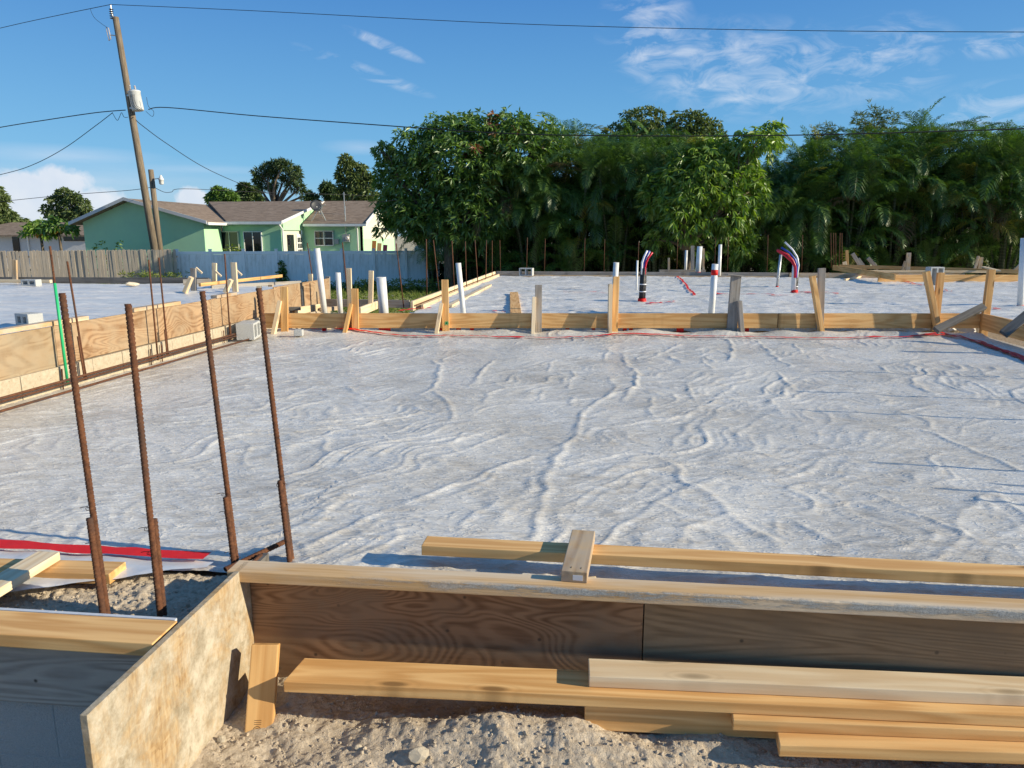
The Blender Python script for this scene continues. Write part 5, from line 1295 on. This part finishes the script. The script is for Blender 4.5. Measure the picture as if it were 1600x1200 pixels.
def frond_mesh(L, e0, e1, nl, leaf, seed, width=.036, vee=.35):
    rr = random.Random(seed); V, T, Q = [], [], []
    steps = 16; p = Vector((0, 0, 0)); pts = [p.copy()]; tg = []
    for i in range(steps):
        t = (i + .5) / steps; e = e0 + (e1 - e0) * t ** 1.2; d = Vector((math.cos(e), 0, math.sin(e))); tg.append(d); p = p + d * L / steps; pts.append(p.copy())
    tg.append(tg[-1])
    for i, q in enumerate(pts):                             # midrib
        r = .016 * (1 - .8 * i / steps); n = Vector((-tg[i].z, 0, tg[i].x))
        V += [q + Vector((0, r, 0)), q + n * r, q + Vector((0, -r, 0))]
    for i in range(steps):
        for k in range(3): a = i * 3 + k; b = i * 3 + (k + 1) % 3; Q.append((a, b, b + 3, a + 3))
    for side in (-1, 1):
        for k in range(nl):
            s = .16 + .84 * (k + rr.uniform(.1, .9)) / nl; f = s * steps; i = min(int(f), steps - 1)
            q = pts[i].lerp(pts[i + 1], f - i); t = tg[i]; n = Vector((-t.z, 0, t.x))
            ll = leaf * (math.sin(math.pi * (.16 + .78 * s)) ** .7) * rr.uniform(.85, 1.1)
            d = (Vector((0, side, 0)) * .8 + t * (.45 + .5 * s) + n * vee * rr.uniform(.3, 1.2)).normalized()
            mid = q + d * ll * .55; tip = q + d * ll * .95 + Vector((0, 0, -ll * .32)); wv = t * width / 2
            b = len(V); V += [q + wv * .5, q - wv * .5, mid + wv, mid - wv, tip]
            Q.append((b, b + 1, b + 3, b + 2)); T.append((b + 2, b + 3, b + 4))
    return mesh_np('frond', np.array([tuple(v) for v in V]), faces_tri=T, faces_quad=Q)
FR = [frond_mesh(2.3, rad(78), rad(-15), 34, .62, 1), frond_mesh(2.5, rad(68), rad(-50), 36, .66, 2), frond_mesh(2.1, rad(80), rad(25), 32, .58, 3), frond_mesh(2.3, rad(55), rad(-70), 34, .64, 4)]
FRM = []
for mname in ('leaf_palm', 'leaf_palm_yellow', 'leaf_palm_dry'):
    row = []
    for m in FR:
        c = m.copy(); c.materials.append(MATS[mname]); row.append(c)
    FRM.append(row)
def palm(label, x, y, ztop, seed, n_stem=6, fr_per=8, group='clumping palms of the tall hedge', yellow=.06, dry=.03, young=8):
    rr = random.Random(seed); root = thing('palm', label, 'palm', (x, y, GRADE), 0, group)
    def add(pos, az, tilt, sc, k, mi):
        o = bpy.data.objects.new('frond', FRM[mi][k]); COL.objects.link(o); o.parent = root
        o.location = Vector(pos) - Vector((x, y, GRADE)); o.rotation_euler = (0, tilt, az); o.scale = (sc, sc, sc)
    for s_ in range(n_stem):
        a = rr.uniform(0, 6.28); r = rr.uniform(.05, .35); h = (ztop - 1.35 - GRADE) * (1 - .45 * (s_ / n_stem) * rr.uniform(.6, 1.1)); lean = rr.uniform(.05, .22)
        b = Vector((x + r * math.cos(a), y + r * math.sin(a), GRADE - .05)); t = b + Vector((math.cos(a) * lean * h, math.sin(a) * lean * h * .7, h))
        mid = b.lerp(t, .5) - Vector((math.cos(a), math.sin(a), 0)) * lean * h * .15
        under(MB().tube([b, b.lerp(mid, .5), mid, mid.lerp(t, .5), t], [.075, .065, .055, .05, .06], 7).build('stem', 'palm_stem', smooth=True), root)
        for k in range(fr_per):
            az = a + k * 2.4 + rr.uniform(-.3, .3); lev = k / fr_per
            mi = 2 if (lev > .7 and rr.random() < dry * 3) else (1 if rr.random() < yellow else 0)
            add(t + Vector((0, 0, -.12 * lev)), az, rad(-14) + lev * rad(55) + rr.uniform(-.15, .15), rr.uniform(.8, 1.12), rr.choice((0, 1, 2) if lev < .5 else (0, 1, 3)), mi)
    for k in range(young):
        a = rr.uniform(0, 6.28); add((x + .4 * math.cos(a), y + .4 * math.sin(a), GRADE + rr.uniform(.5, 3.6)), a, rr.uniform(-.2, .3), rr.uniform(.75, 1.05), rr.randrange(4), 1 if rr.random() < .1 else 0)
    return root
tops = [(690, 300), (740, 270), (800, 250), (840, 212), (900, 200), (960, 205), (1020, 208), (1080, 225), (1130, 250), (1190, 265), (1240, 238), (1290, 222), (1340, 215), (1400, 207), (1450, 196), (1500, 190), (1550, 196), (1600, 196), (1660, 200)]
def top_at(px):
    for (a, ya), (b, yb) in zip(tops, tops[1:]):
        if a <= px <= b: return ya + (yb - ya) * (px - a) / (b - a)
    return tops[0][1] if px < tops[0][0] else tops[-1][1]
kp = 0
for row, (Y, step, x0, dy) in enumerate(((32.8, 62, 700, 0), (34.6, 62, 672, -6), (36.2, 75, 710, -2))):
    px = x0; i = 0
    while px < 1690:
        c = PY(px, top_at(px) + dy + (14 if row == 0 and i % 2 else 0) + random.uniform(-6, 6), Y + random.uniform(-.4, .4))
        lab = '%s palm of the %s row of the hedge, counted from the left' % ((ordn + ['fourteenth', 'fifteenth', 'sixteenth', 'seventeenth', 'eighteenth'])[i], ('front', 'middle', 'back')[row])
        palm(lab, c.x, c.y, c.z, 100 + kp, 6 if row < 2 else 5, 8 if row < 2 else 7, young=(34, 10, 0)[row]); kp += 1; i += 1; px += step + random.uniform(-8, 8)
# dense low growth behind and under the palms
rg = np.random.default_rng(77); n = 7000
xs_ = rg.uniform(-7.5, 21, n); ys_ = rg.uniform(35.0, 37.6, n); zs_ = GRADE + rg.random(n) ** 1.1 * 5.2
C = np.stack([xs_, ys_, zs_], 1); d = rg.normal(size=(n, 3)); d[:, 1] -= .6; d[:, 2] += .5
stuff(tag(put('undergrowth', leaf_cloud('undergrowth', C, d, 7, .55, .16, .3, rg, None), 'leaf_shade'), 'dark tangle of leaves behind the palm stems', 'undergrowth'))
# papaya by the picket fence
pp = thing('papaya_tree', 'papaya plant with drooping leaves above the picket fence', 'papaya', (PY(85, 392, 38).x, 38, GRADE))
for q, (px, py) in enumerate(((62, 358), (90, 352))):
    t = PY(px, py, 38); b = Vector((t.x + .1, 38, GRADE)); under(MB().tube([b, b.lerp(t, .5), t], [.09, .08, .06], 8).build('trunk', 'bark', smooth=True), pp)
    rg = np.random.default_rng(30 + q); n = 70; d = rg.normal(size=(n, 3)); d[:, 2] = np.abs(d[:, 2]) * .5; d /= np.linalg.norm(d, axis=1, keepdims=True)
    C = np.array(t) + d * rg.uniform(.35, 1.0, (n, 1)) * np.array([.95, .9, .55]); C[:, 2] -= .5 * (np.linalg.norm((C - np.array(t))[:, :2], axis=1)) ** 2
    under(put('leaves', leaf_cloud('leaves', C, d, 9, .36, .12, .45, rg, None), 'leaf_mango_light' if q == 0 else 'leaf_mango'), pp)
    fr = MB()
    for k in range(5): fr.lathe([(.02, -.14), (.07, -.08), (.085, 0), (.05, .1), (.01, .13)], 8, t + Vector((math.cos(k * 1.3) * .12, math.sin(k * 1.3) * .12 - .05, -.25 - .1 * (k % 2))))
    under(fr.build('fruit', 'papaya_fruit', smooth=True), pp)
# shrubs, weeds, vine
def bush(name, label, cat, c, r, n, per, L, w, m, seed, droop=.1, kind=None):
    rg = np.random.default_rng(seed); d = rg.normal(size=(n, 3)); d[:, 2] = np.abs(d[:, 2]); d /= np.linalg.norm(d, axis=1, keepdims=True)
    C = np.array(c) + d * (rg.random((n, 1)) ** .5) * np.array(r)
    o = tag(put(name, leaf_cloud(name, C, d + [0, 0, .4], per, L, w, droop, rg, None), m), label, cat)
    if kind: o['kind'] = kind
    return o
c = PY(365, 385, 38.5); bush('shrub', 'light green shrub in front of the sliding doors', 'shrub', (c.x, 38.5, GRADE), (.9, .6, 2.25), 170, 7, .24, .09, 'leaf_weed', 41)
c = PY(173, 390, 36.5); bush('shrub', 'dark straggly shrub against the green gable wall', 'shrub', (c.x, 36.6, GRADE), (1.6, .5, 2.35), 150, 6, .2, .08, 'leaf_mango', 42)
c = PY(428, 415, 32.9); bush('vine', 'dark vine climbing the white fence', 'vine', (c.x, 33.75, GRADE), (.28, .10, 1.35), 130, 6, .16, .08, 'leaf_mango', 43)
for k, (x0, x1, Y, h, m, lab) in enumerate([(60, 170, 30.2, .42, 'leaf_weed', 'thin weeds at the foot of the picket fence'), (190, 285, 31.6, .62, 'leaf_weed', 'thick weeds where picket and white fence meet'),
                                           (560, 700, 31.8, .42, 'leaf_weed', 'yellowish weeds below the right end of the white fence'), (440, 600, 32.4, .28, 'leaf_mango', 'dark weeds along the foot of the white fence')]):
    a, b = PY(x0, 430, Y).x, PY(x1, 430, Y).x; rg = np.random.default_rng(50 + k); n = int((b - a) * 95)
    C = np.stack([rg.uniform(a, b, n), Y + rg.uniform(-.5, .7, n), GRADE + h * rg.random(n) ** 1.4 * 1.3], 1); d = rg.normal(size=(n, 3)) * .5; d[:, 2] += 1
    stuff(tag(put('weeds', leaf_cloud('weeds', C, d, 5, .26, .04, -.1, rg, None), m), lab, 'weeds'))
rg = np.random.default_rng(60); n = 5200
C = np.stack([rg.uniform(-22, -3, n), rg.uniform(21, 33.5, n), np.full(n, GRADE + .02)], 1); d = rg.normal(size=(n, 3)) * .4; d[:, 2] += 1
stuff(tag(put('grass', leaf_cloud('grass', C, d, 5, .30, .025, -.2, rg, None), 'leaf_weed'), 'rough grass on the low ground before the white fence', 'grass'))
